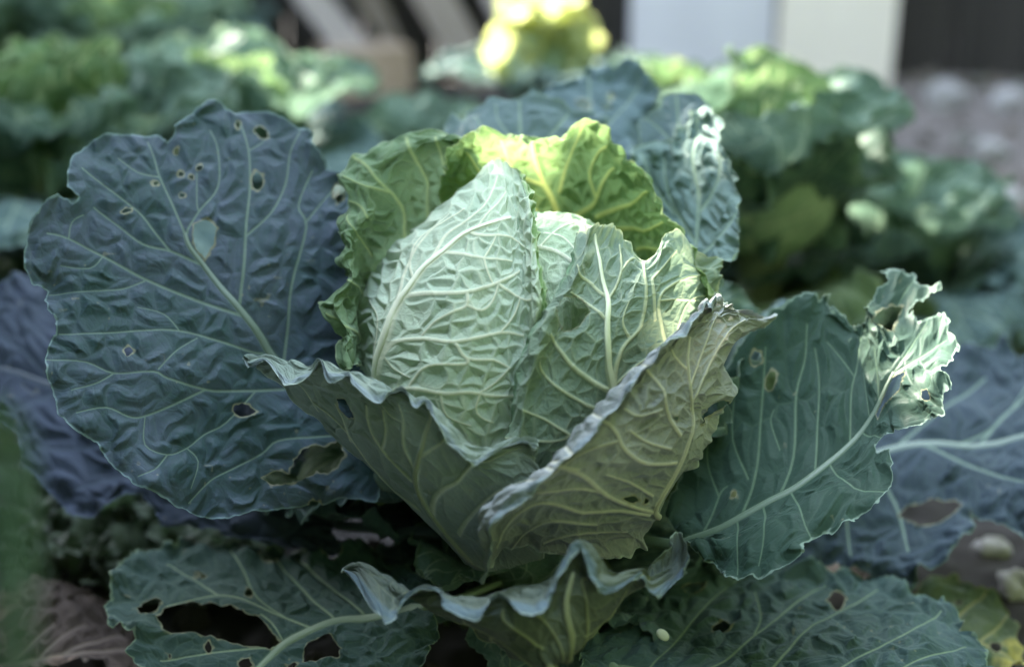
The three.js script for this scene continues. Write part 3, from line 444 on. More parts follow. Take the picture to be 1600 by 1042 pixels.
// hood of leaves behind the head
addLeaf(cabbage, 'wrapper_leaf', {
  seed: 83, flip: false, nu: 250, nv: 130, tw: 512, th: 1024,
  net: quads(546, 580, 556, 575, 530, 548, 554, 548, 536, 525, 556, 525, 503, 488, 553, 490, 501, 468, 552, 468, 535, 448, 558, 448, 544, 432, 560, 430, 524, 408, 560, 408, 534, 388, 566, 388, 521, 362, 576, 370, 526, 342, 596, 366, 546, 318, 612, 352, 529, 288, 628, 328, 530, 270, 640, 305, 552, 245, 655, 285, 590, 222, 672, 268, 640, 206, 695, 254, 690, 202, 718, 243, 728, 214, 742, 236).map(([x, y, cx, cy], i) => { const d = 0.757 + 0.080 * i / 18, w = Math.min(1, i / 9); return [[x, y, d], [x * 0.55 + cx * 0.45, y * 0.55 + cy * 0.45 - 3, d - 0.012], [cx, cy, d + 0.010], [cx + 6 + 24 * w, cy + 4 + 26 * w, d + 0.045], [cx + 14 + 60 * w, cy + 10 + 60 * w, d + 0.060]]; }),
  veins: [V(1.2, 0.5, 640, 390, 610, 300, 575, 262, 545, 245), V(1.1, 0.5, 610, 300, 570, 290, 540, 280), V(1.1, 0.5, 670, 340, 655, 260, 635, 215), V(0.9, 0.5, 575, 340, 560, 320, 530, 305), V(0.8, 0.4, 700, 300, 690, 245, 680, 210), V(0.9, 0.4, 580, 400, 560, 370, 545, 330), V(0.8, 0.4, 575, 470, 540, 440, 520, 400), V(0.8, 0.4, 570, 540, 540, 510, 510, 490)],
  color: [0.165, 0.25, 0.135], color2: [0.13, 0.215, 0.115], veinColor: [0.30, 0.38, 0.18], minor: 0.3, cell: 0.013, blister: 0.0034, wave: 0.002, waveLength: 0.03, frill: 0.0022, frillWidth: 0.010, frillLength: 0.012, ragged: 0.0010, sides: ['u0', 'u1', 'v0'], through: 0.36, edgeColor: [0.34, 0.42, 0.26], coat: 0.25, spots: 0.2,
  
}, 'green leaf hooding the left of the head, rim rolled outwards');
addLeaf(cabbage, 'wrapper_leaf', {
  seed: 91, flip: false, nu: 190, nv: 230, tw: 768, th: 512,
  net: [[[690, 240, 0.805], [740, 214, 0.811], [800, 198, 0.819], [865, 203, 0.823], [925, 194, 0.823], [985, 250, 0.812], [1040, 320, 0.795], [1085, 385, 0.782], [1125, 460, 0.768]],
    [[688, 262, 0.819], [742, 232, 0.828], [802, 218, 0.838], [866, 222, 0.842], [924, 222, 0.842], [978, 272, 0.830], [1028, 335, 0.810], [1072, 395, 0.796], [1112, 470, 0.780]],
    [[690, 310, 0.835], [742, 290, 0.846], [800, 275, 0.856], [862, 280, 0.860], [920, 285, 0.860], [972, 320, 0.849], [1015, 370, 0.831], [1055, 420, 0.813], [1090, 490, 0.797]],
    [[700, 380, 0.842], [745, 365, 0.852], [800, 350, 0.862], [860, 350, 0.866], [915, 360, 0.866], [965, 390, 0.856], [1005, 425, 0.838], [1040, 465, 0.820], [1065, 520, 0.806]],
    [[720, 460, 0.839], [755, 450, 0.848], [800, 440, 0.856], [850, 440, 0.860], [905, 445, 0.860], [950, 465, 0.852], [985, 490, 0.838], [1015, 520, 0.822], [1040, 560, 0.807]]],
  veins: [V(2.2, 0.7, 880, 400, 869, 325, 848, 283, 834, 244, 830, 213), V(1.3, 0.5, 890, 342, 925, 321, 939, 286, 960, 262), V(1.0, 0.5, 875, 300, 886, 258, 904, 216, 911, 199), V(0.9, 0.5, 930, 310, 921, 269, 946, 230), V(1.1, 0.5, 930, 340, 985, 320, 1010, 300), V(1.0, 0.5, 950, 360, 1010, 360, 1045, 345), V(1.0, 0.5, 848, 290, 800, 265, 780, 215), V(0.9, 0.5, 840, 330, 770, 295, 730, 240), V(0.8, 0.4, 990, 390, 1040, 390, 1080, 400)],
  color: C.lime, color2: C.lime2, veinColor: [0.40, 0.45, 0.14], minor: 0.4, cell: 0.012, blister: 0.0036, wave: 0.0025, waveLength: 0.03, frill: 0.0028, frillWidth: 0.010, frillLength: 0.015, ragged: 0.0006, sides: ['u0', 'v0', 'v1'], through: 0.42, edgeColor: [0.34, 0.42, 0.20], coat: 0.25, spots: 0.1,
}, 'yellow-green leaf arching over the back of the head');
addLeaf(cabbage, 'wrapper_leaf', {   // blistered leaf at the right rear
  seed: 101, nu: 200, nv: 180, tw: 640, th: 640,
  net: [[[960, 215, 0.910], [1020, 190, 0.925], [1075, 172, 0.920], [1130, 165, 0.900], [1150, 200, 0.875]],
    [[965, 270, 0.905], [1020, 255, 0.915], [1078, 245, 0.900], [1130, 240, 0.875], [1160, 265, 0.848]],
    [[985, 330, 0.890], [1035, 325, 0.895], [1085, 325, 0.875], [1135, 325, 0.848], [1172, 340, 0.822]],
    [[1010, 400, 0.870], [1050, 400, 0.870], [1090, 400, 0.850], [1130, 405, 0.828], [1160, 405, 0.805]],
    [[1030, 480, 0.850], [1060, 480, 0.845], [1085, 475, 0.830], [1112, 465, 0.815], [1145, 450, 0.800]]],
  outline: pairs(975, 242, 998, 226, 1025, 214, 1042, 212, 1058, 204, 1080, 192, 1100, 172, 1112, 168, 1120, 180, 1134, 192, 1132, 212, 1138, 235, 1152, 258, 1154, 280, 1150, 300, 1162, 332, 1166, 352, 1156, 372, 1148, 384, 1152, 402, 1142, 425, 1138, 440, 1120, 446, 1100, 460, 1070, 478, 1035, 475, 1015, 400, 990, 330, 978, 280),
  veins: [V(1.4, 0.6, 1080, 470, 1085, 390, 1090, 310, 1085, 250, 1095, 190), V(1.0, 0.5, 1085, 380, 1050, 320, 1040, 250), V(1.0, 0.5, 1090, 330, 1125, 280, 1130, 220), V(1.0, 0.5, 1085, 410, 1130, 370, 1155, 330), V(0.9, 0.4, 1050, 330, 1015, 280, 1000, 240), V(0.8, 0.4, 1100, 430, 1130, 420, 1145, 400)],
  color: [0.15, 0.225, 0.205], color2: [0.115, 0.185, 0.165], veinColor: [0.22, 0.31, 0.22], minor: 0.22, cell: 0.0125, blister: 0.0034, wave: 0.003, waveLength: 0.04, frill: 0.004, frillWidth: 0.01, ragged: 0.001, through: 0.22, edgeColor: [0.36, 0.46, 0.36], coat: 0.3, sheen: 0.25, spots: 0.1,
}, 'blistered blue-green leaf standing at the right rear of the head');
// taller leaves standing behind
addLeaf(cabbage, 'outer_leaf', {
  seed: 111, nu: 130, nv: 150, tw: 512, th: 512,
  net: [[[670, 150, 0.950], [760, 135, 0.950], [860, 130, 0.950], [990, 150, 0.960]], [[670, 215, 0.910], [760, 205, 0.915], [860, 200, 0.920], [990, 215, 0.930]], [[690, 300, 0.885], [770, 300, 0.890], [860, 300, 0.895], [970, 300, 0.905]], [[740, 400, 0.880], [790, 400, 0.880], [850, 400, 0.885], [920, 400, 0.890]]],
  outline: pairs(690, 225, 692, 198, 705, 185, 722, 184, 728, 168, 752, 158, 768, 150, 800, 152, 825, 148, 850, 152, 880, 158, 905, 172, 930, 178, 952, 195, 962, 222, 955, 300, 920, 390, 740, 390),
  veins: [V(2.0, 0.8, 830, 390, 825, 300, 815, 220, 812, 155), V(1, 0.5, 825, 300, 770, 230, 740, 175), V(1, 0.5, 822, 260, 870, 200, 890, 170), V(0.9, 0.4, 815, 230, 780, 190, 775, 160), V(1, 0.5, 825, 310, 900, 250, 940, 210)],
  color: [0.12, 0.18, 0.185], color2: [0.10, 0.155, 0.155], veinColor: [0.20, 0.28, 0.22], minor: 0.2, cell: 0.018, blister: 0.002, wave: 0.003, frill: 0.004, ragged: 0.001, through: 0.3, sheen: 0.3,
}, 'smooth grey-blue leaf standing behind the head');
addLeaf(cabbage, 'outer_leaf', {
  seed: 121, nu: 130, nv: 150, tw: 512, th: 512,
  net: [[[800, 95, 1.030], [880, 90, 1.030], [960, 90, 1.030], [1050, 100, 1.030]], [[800, 160, 0.990], [880, 160, 0.995], [960, 160, 0.995], [1050, 165, 0.990]], [[830, 240, 0.960], [890, 240, 0.960], [960, 240, 0.960], [1040, 240, 0.960]], [[860, 350, 0.930], [900, 350, 0.930], [950, 350, 0.930], [1000, 350, 0.930]]],
  outline: pairs(818, 142, 832, 130, 862, 124, 885, 112, 905, 116, 925, 106, 948, 102, 960, 110, 985, 108, 1005, 122, 1025, 135, 1032, 160, 1022, 180, 1015, 240, 1005, 340, 870, 340, 830, 220),
  veins: [V(2.0, 0.8, 935, 345, 930, 260, 925, 190, 920, 115), V(1.1, 0.5, 930, 250, 880, 180, 850, 140), V(1.1, 0.5, 928, 230, 975, 170, 1000, 130), V(1.1, 0.5, 932, 290, 990, 230, 1020, 180)],
  holes: [[912, 164, 11, 9], [953, 153, 5, 6], [948, 169, 5, 5], [877, 122, 5, 5]],
  color: [0.105, 0.165, 0.178], color2: [0.08, 0.135, 0.138], veinColor: [0.17, 0.24, 0.20], minor: 0.2, cell: 0.018, blister: 0.002, wave: 0.003, frill: 0.006, ragged: 0.0016, through: 0.25, sheen: 0.35,
}, 'dusky blue leaf with small holes standing farthest behind the head');
addLeaf(cabbage, 'outer_leaf', {
  seed: 131, nu: 100, nv: 100, tw: 512, th: 512,
  net: [[[985, 140, 0.950], [1040, 132, 0.950], [1090, 135, 0.950], [1135, 160, 0.940]], [[985, 210, 0.930], [1040, 210, 0.930], [1090, 210, 0.925], [1135, 215, 0.915]], [[1000, 320, 0.900], [1040, 320, 0.900], [1085, 320, 0.895], [1120, 320, 0.890]]],
  outline: pairs(995, 190, 1010, 178, 1028, 170, 1032, 152, 1050, 145, 1075, 146, 1098, 154, 1112, 168, 1116, 190, 1118, 310, 1005, 310, 998, 230),
  veins: [V(1.6, 0.7, 1065, 315, 1062, 230, 1058, 150), V(0.9, 0.4, 1062, 240, 1030, 200, 1010, 185), V(0.9, 0.4, 1062, 230, 1095, 190, 1100, 165)],
  
  color: [0.125, 0.185, 0.20], color2: [0.10, 0.155, 0.16], veinColor: [0.2, 0.28, 0.22], minor: 0.2, cell: 0.02, blister: 0.0015, ragged: 0.001, through: 0.35, sheen: 0.3,
}, 'small smooth grey-blue leaf behind the blistered one');
// low outer leaves
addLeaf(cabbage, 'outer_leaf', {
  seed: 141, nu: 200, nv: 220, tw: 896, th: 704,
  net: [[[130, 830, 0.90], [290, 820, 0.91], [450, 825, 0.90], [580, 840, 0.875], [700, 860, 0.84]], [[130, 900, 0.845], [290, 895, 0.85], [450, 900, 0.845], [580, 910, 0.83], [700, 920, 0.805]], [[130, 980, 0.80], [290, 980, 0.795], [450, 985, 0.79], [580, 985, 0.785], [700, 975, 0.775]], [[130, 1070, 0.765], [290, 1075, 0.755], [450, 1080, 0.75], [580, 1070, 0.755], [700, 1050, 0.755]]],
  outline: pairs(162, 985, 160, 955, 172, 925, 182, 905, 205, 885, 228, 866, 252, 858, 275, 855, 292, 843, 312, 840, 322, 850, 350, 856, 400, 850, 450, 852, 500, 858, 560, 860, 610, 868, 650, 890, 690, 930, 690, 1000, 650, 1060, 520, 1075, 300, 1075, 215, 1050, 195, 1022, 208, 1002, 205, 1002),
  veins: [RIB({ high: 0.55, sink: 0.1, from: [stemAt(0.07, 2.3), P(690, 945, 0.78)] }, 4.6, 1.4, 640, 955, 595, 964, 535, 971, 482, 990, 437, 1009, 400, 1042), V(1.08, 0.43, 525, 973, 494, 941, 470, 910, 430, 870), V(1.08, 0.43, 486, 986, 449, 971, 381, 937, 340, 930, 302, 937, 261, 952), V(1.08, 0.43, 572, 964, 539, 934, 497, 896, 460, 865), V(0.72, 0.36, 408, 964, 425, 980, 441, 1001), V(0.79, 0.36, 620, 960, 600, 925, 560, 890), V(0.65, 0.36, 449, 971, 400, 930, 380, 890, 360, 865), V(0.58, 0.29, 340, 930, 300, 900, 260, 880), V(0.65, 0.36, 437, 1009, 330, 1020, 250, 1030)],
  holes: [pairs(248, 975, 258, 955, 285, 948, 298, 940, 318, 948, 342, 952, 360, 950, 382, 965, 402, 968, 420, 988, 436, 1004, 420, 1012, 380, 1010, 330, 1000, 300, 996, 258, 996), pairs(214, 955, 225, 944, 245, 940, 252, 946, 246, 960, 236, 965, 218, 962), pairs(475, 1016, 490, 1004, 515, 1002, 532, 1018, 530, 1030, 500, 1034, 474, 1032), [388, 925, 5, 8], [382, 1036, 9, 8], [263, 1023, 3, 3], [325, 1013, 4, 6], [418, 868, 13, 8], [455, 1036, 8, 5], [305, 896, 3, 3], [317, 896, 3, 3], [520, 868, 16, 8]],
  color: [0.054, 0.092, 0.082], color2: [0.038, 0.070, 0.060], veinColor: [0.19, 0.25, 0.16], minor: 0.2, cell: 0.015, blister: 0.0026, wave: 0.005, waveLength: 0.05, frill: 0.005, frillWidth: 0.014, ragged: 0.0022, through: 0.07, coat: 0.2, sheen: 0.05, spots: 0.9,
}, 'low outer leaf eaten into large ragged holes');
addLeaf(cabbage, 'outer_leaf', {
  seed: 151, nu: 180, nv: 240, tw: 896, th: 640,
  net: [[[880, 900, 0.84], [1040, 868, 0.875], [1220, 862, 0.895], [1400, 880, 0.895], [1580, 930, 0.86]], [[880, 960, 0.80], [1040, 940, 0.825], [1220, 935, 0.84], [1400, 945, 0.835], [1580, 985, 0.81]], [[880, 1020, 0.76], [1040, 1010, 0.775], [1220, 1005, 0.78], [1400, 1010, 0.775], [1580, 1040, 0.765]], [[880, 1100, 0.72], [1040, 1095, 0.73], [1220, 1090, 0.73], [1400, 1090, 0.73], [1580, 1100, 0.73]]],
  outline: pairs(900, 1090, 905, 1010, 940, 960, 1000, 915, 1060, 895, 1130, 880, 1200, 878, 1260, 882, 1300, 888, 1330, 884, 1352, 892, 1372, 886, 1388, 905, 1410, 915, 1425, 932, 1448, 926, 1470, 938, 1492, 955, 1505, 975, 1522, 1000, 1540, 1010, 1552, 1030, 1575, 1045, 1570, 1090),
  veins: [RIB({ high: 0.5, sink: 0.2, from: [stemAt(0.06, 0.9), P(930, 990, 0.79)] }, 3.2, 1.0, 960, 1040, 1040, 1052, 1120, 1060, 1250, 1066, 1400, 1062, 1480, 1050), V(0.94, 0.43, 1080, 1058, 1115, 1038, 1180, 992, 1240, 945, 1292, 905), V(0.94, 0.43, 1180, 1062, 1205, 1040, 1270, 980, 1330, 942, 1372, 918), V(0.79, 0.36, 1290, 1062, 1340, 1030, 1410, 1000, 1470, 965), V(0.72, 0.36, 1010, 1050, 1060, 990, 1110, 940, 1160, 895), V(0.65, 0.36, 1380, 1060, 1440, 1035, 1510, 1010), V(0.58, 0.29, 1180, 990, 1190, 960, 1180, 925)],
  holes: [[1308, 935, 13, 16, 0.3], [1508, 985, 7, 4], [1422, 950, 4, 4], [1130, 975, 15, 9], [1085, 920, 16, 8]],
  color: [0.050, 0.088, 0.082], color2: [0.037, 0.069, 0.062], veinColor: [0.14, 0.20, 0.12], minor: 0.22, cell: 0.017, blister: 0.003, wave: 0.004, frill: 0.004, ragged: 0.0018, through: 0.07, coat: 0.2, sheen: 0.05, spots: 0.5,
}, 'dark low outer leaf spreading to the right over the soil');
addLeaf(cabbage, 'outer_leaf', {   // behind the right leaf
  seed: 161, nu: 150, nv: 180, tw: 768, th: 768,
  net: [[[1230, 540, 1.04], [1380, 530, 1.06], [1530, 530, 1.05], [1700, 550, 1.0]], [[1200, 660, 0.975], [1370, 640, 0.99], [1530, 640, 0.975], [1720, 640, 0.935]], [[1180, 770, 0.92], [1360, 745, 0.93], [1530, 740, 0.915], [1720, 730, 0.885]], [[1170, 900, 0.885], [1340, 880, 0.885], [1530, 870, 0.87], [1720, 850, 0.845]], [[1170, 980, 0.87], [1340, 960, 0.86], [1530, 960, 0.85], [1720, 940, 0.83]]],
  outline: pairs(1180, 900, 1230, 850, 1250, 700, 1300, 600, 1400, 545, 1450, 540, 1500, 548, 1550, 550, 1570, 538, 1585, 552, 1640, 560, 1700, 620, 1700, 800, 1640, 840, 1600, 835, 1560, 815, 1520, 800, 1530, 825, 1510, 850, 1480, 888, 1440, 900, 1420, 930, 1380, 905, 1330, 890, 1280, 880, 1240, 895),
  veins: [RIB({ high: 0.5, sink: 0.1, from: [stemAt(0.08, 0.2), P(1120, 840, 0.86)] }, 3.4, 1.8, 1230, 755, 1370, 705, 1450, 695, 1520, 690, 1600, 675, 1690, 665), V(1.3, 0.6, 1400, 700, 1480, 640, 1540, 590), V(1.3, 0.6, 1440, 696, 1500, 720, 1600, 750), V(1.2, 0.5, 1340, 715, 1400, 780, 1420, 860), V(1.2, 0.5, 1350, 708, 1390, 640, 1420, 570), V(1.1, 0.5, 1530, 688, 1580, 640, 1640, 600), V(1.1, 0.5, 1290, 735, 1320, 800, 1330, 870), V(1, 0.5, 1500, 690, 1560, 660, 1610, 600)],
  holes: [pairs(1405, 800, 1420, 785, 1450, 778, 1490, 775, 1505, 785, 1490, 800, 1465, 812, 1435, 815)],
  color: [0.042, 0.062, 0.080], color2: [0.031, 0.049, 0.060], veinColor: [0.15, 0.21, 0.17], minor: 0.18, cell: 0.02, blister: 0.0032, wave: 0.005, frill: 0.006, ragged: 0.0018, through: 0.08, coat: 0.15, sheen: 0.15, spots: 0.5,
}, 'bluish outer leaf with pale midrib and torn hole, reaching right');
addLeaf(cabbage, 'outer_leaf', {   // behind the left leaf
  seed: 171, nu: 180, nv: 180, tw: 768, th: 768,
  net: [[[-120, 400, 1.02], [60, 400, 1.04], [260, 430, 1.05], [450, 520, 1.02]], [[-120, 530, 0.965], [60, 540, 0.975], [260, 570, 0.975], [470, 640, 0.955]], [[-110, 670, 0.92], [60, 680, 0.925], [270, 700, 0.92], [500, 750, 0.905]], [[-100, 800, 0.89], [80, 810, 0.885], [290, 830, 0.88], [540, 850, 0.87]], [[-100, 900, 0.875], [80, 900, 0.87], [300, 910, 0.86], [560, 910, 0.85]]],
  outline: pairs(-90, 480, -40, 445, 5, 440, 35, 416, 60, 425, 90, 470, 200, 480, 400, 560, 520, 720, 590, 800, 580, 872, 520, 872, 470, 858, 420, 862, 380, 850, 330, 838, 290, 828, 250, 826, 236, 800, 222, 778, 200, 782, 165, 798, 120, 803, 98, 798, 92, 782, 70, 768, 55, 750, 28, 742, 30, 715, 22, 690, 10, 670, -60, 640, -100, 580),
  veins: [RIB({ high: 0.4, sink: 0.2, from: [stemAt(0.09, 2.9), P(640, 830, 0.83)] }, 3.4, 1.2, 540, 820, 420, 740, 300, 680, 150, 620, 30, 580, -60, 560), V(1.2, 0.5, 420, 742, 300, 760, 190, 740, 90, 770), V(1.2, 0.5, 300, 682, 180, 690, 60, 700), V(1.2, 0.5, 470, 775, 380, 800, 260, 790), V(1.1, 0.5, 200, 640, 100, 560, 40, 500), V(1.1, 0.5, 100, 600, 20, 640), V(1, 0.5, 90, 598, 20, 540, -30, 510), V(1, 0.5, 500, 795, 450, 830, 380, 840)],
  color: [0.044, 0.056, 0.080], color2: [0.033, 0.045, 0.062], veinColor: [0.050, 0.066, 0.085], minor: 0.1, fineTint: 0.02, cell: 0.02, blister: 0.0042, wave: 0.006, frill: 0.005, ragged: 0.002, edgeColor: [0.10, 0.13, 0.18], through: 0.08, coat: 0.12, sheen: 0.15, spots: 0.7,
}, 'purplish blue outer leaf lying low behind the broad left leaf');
addLeaf(cabbage, 'outer_leaf', {   // yellowing one at the lower right
  seed: 181, nu: 110, nv: 120, tw: 512, th: 512,
  net: [[[1380, 880, 0.94], [1500, 885, 0.94], [1600, 915, 0.93], [1680, 960, 0.91]], [[1360, 960, 0.895], [1500, 960, 0.895], [1600, 990, 0.885], [1690, 1020, 0.87]], [[1340, 1060, 0.835], [1500, 1060, 0.835], [1600, 1070, 0.83], [1700, 1090, 0.825]]],
  outline: pairs(1360, 1050, 1400, 940, 1435, 915, 1460, 903, 1490, 905, 1520, 920, 1550, 928, 1580, 945, 1585, 975, 1600, 1010, 1608, 1055),
  veins: [V(2.2, 1.0, 1420, 1040, 1500, 1000, 1560, 1018, 1605, 1035), V(1.2, 0.6, 1470, 1012, 1500, 960, 1540, 930), V(1.1, 0.6, 1530, 1006, 1560, 980, 1580, 960)],
  holes: [[1556, 1012, 8, 7], [1500, 940, 5, 4]],
  color: [0.085, 0.115, 0.05], color2: [0.05, 0.08, 0.045], veinColor: [0.22, 0.22, 0.09], minor: 0.25, cell: 0.02, blister: 0.0025, wave: 0.004, frill: 0.005, ragged: 0.0025, through: 0.2, spots: 0.9, zones: [{ at: [1585, 1030], r: 0.02, color: [0.30, 0.27, 0.06] }],
}, 'lowest outer leaf turning yellow and brown at its margin');
// ---------------------------------------------------------------- soil
function groundHeight(x, z) {
  const near = 1 - smooth(2.5, 6, Math.hypot(x, z));
  return near * (0.016 * fbm(x / 0.35, z / 0.35, 301) + 0.011 * fbm(x / 0.07, z / 0.07, 305) + 0.004 * noise(x / 0.018, z / 0.018, 309)) - 0.006;
}
{
  const n = 420, m = 420, vp = [], vc = [], vt = [], idx = [];
  const warp = (t, c) => { const s = t * 2 - 1; return c + Math.sign(s) * (1.1 * Math.abs(s) + 60 * Math.abs(s) ** 9); };
  for (let i = 0; i <= n; i++) for (let j = 0; j <= m; j++) {
    const x = warp(j / m, 0.1), z = warp(i / n, -0.5), y = groundHeight(x, z); vp.push(x, y, z); vt.push(x, z);
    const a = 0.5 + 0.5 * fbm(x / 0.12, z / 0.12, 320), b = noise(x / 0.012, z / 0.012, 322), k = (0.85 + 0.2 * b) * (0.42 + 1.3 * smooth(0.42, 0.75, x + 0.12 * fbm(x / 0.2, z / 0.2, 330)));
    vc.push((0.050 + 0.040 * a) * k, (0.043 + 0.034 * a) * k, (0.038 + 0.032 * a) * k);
  }
  for (let i = 0; i < n; i++) for (let j = 0; j < m; j++) { const k = i * (m + 1) + j; idx.push(k, k + m + 1, k + 1, k + 1, k + m + 1, k + m + 2); }
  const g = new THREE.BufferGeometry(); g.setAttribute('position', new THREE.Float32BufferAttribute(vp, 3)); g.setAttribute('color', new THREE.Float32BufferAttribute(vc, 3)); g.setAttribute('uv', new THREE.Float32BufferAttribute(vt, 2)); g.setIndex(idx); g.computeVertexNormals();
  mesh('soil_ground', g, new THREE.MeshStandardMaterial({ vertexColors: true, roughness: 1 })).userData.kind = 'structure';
}
const onGround = (px, py) => { let d = 0.5; for (let k = 0; k < 400; k++) { const p = P(px, py, d); if (p[1] <= groundHeight(p[0], p[2])) return p; d += 0.01; } return P(px, py, d); };
function pebble(r, seed, flat = 0.7) {
  const g = new THREE.IcosahedronGeometry(1, 3), p = g.attributes.position;
  for (let i = 0; i < p.count; i++) { const x = p.getX(i), y = p.getY(i), z = p.getZ(i), k = 1 + 0.36 * noise(x * 1.7 + seed, y * 1.7 + z * 2.1, seed) + 0.12 * noise(x * 4 + z * 3, y * 4, seed + 3); p.setXYZ(i, x * k * r, y * k * r * flat, z * k * r * 0.85); }
  g.computeVertexNormals(); return g;
}
{ // crumbs of soil: nobody could count them
  const geo = pebble(1, 7), count = 2600, im = new THREE.InstancedMesh(geo, new THREE.MeshStandardMaterial({ color: 0xffffff, roughness: 1 }), count), r = rng(99), M = new THREE.Matrix4(), q = new THREE.Quaternion(), c = new THREE.Color();
  for (let k = 0; k < count; k++) {
    const x = -1.5 + 3.2 * r(), z = -2.4 + 2.8 * r(), s = 0.003 + 0.013 * r() ** 3; q.setFromEuler(new THREE.Euler(r() * 6, r() * 6, r() * 6));
    M.compose(new THREE.Vector3(x, groundHeight(x, z) + s * 0.3, z), q, new THREE.Vector3(s, s * (0.6 + 0.4 * r()), s)); im.setMatrixAt(k, M);
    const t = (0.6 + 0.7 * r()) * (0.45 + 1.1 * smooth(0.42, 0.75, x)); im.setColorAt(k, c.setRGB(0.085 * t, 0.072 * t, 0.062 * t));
  }
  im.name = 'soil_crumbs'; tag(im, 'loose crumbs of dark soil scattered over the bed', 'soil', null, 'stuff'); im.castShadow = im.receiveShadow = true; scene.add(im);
}
// stones that can be told apart
{
  const stones = [[1548, 868, 0.013, 'small pale oblong stone on the soil below the bluish right leaf', 0.27], [1590, 928, 0.017, 'whitish rounded stone on the soil by the yellowing leaf', 0.33], [1570, 330, 0.03, 'grey stone on the bare soil beside the far cabbages', 0.3], [1590, 395, 0.022, 'light stone on the bare soil beside the far cabbages', 0.42], [1545, 250, 0.03, 'flat grey stone near the foot of the dark fence', 0.25], [1580, 440, 0.02, 'small grey stone lying right of the drooping far leaves', 0.3], [1480, 165, 0.04, 'dusty stone lying before the dark fence boards', 0.22], [1575, 170, 0.035, 'rounded stone lying under the dark fence boards', 0.28]];
  stones.forEach(([px, py, r, label, c], k) => { const p = onGround(px, py), m = mesh('stone', pebble(r, 20 + k), new THREE.MeshStandardMaterial({ color: new THREE.Color().setRGB(c, c * 0.96, c * 0.93), roughness: 0.9 })); m.position.set(p[0], p[1] + r * 0.35, p[2]); m.rotation.y = k; tag(m, label, 'stone'); });
}
// ---------------------------------------------------------------- leaves for the plants behind
function autoVeins(r, pairsN = 6) {
  const v = [V(0, 0, 0.02, 0.5, 0.25, 0.5 + 0.01 * r(), 0.55, 0.5 + 0.02 * (r() - 0.5), 0.93, 0.5)]; v[0].w0 = 0.0035; v[0].w1 = 0.0008;
  for (let k = 0; k < pairsN; k++) for (const s of [-1, 1]) {
    const u = 0.10 + 0.75 * (k + 0.25 * (s + 1) + 0.2 * r()) / pairsN, reach = 0.44 * (0.9 + 0.15 * r()), rise = 0.16 + 0.12 * r();
    const q = { w0: 0.0013, w1: 0.0005, pts: [[u, 0.5], [u + rise * 0.35, 0.5 + s * reach * 0.4], [Math.min(0.97, u + rise * 0.75), 0.5 + s * reach * 0.75], [Math.min(0.985, u + rise * 1.1), 0.5 + s * reach]] }; v.push(q);
    v.push({ w0: 0.0008, w1: 0.0004, pts: [q.pts[1], [Math.min(0.98, u + rise * 1.1), 0.5 + s * reach * 0.62], [Math.min(0.985, u + rise * 1.7), 0.5 + s * reach * 0.75]] });
  }
  return v;
}
// blade in its own axes: base at the origin, growing out along x, y up
function bladeShape({ L = 0.3, Wd = 0.13, t0 = 1.1, t1 = 0.1, cup = 0.5, stalk = 0.12 }) {
  const N = 40, cx = [0], cy = [0], th = []; for (let i = 0; i <= N; i++) { const s = i / N; th.push(t0 + (t1 - t0) * Math.pow(s, 1.15)); if (i) { cx.push(cx[i - 1] + Math.cos(th[i]) * L / N); cy.push(cy[i - 1] + Math.sin(th[i]) * L / N); } }
  return (u, v) => {
    const x = u * N, i = Math.min(N - 1, x | 0), f = x - i, px = cx[i] + (cx[i + 1] - cx[i]) * f, py = cy[i] + (cy[i + 1] - cy[i]) * f, a = th[i];
    const s = clamp((u - stalk) / (1 - stalk)), w = Wd * (u < stalk ? 0.10 + 0.1 * u / stalk : Math.max(0.2, Math.pow(Math.sin(Math.PI * Math.pow(0.08 + 0.90 * s, 0.8)), 0.55))), q = (v - 0.5) * 2;
    const lift = cup * w * q * q, nx = -Math.sin(a), ny = Math.cos(a);
    return [px + nx * lift, py + ny * lift, q * w * (1 - 0.25 * cup * q * q)];
  };
}
const kinds = [
  { L: 0.27, Wd: 0.125, t0: 1.25, t1: 0.35, cup: 0.45, color: [0.12, 0.19, 0.14], color2: [0.085, 0.15, 0.105], veinColor: [0.26, 0.34, 0.24] },
  { L: 0.30, Wd: 0.130, t0: 0.85, t1: -0.35, cup: 0.25, color: [0.095, 0.155, 0.15], color2: [0.07, 0.12, 0.11], veinColor: [0.22, 0.30, 0.24] },
  { L: 0.22, Wd: 0.105, t0: 1.45, t1: 0.95, cup: 0.55, color: [0.13, 0.215, 0.095], color2: [0.095, 0.175, 0.075], veinColor: [0.34, 0.42, 0.22] },
  { L: 0.25, Wd: 0.10, t0: 0.55, t1: -0.6, cup: 0.15, color: [0.095, 0.145, 0.06], color2: [0.066, 0.11, 0.055], veinColor: [0.24, 0.30, 0.14] },
  { L: 0.24, Wd: 0.12, t0: 1.5, t1: 1.0, cup: 0.3, color: [0.46, 0.49, 0.20], color2: [0.38, 0.43, 0.16], veinColor: [0.55, 0.57, 0.33], through: 0.5 },  // brighter leaf for sunlit plants, part of the sun put into its colour
].map((k, i) => {
  const r = sheet({ S: bladeShape(k), inUV: true, seed: 400 + i, nu: 64, nv: 56, tw: 512, th: 512, flip: true, veins: autoVeins(rng(40 + i)), color: k.color, color2: k.color2, veinColor: k.veinColor, minor: 0.25, cell: 0.017, blister: 0.0042, wave: 0.012, waveLength: 0.05, frill: 0.013, frillWidth: 0.022, frillLength: 0.026, ragged: 0.003, raggedScale: 0.009, through: k.through ?? 0.3, coat: 0.3, sheen: 0.2, spots: 0.4 });
  return r;
});
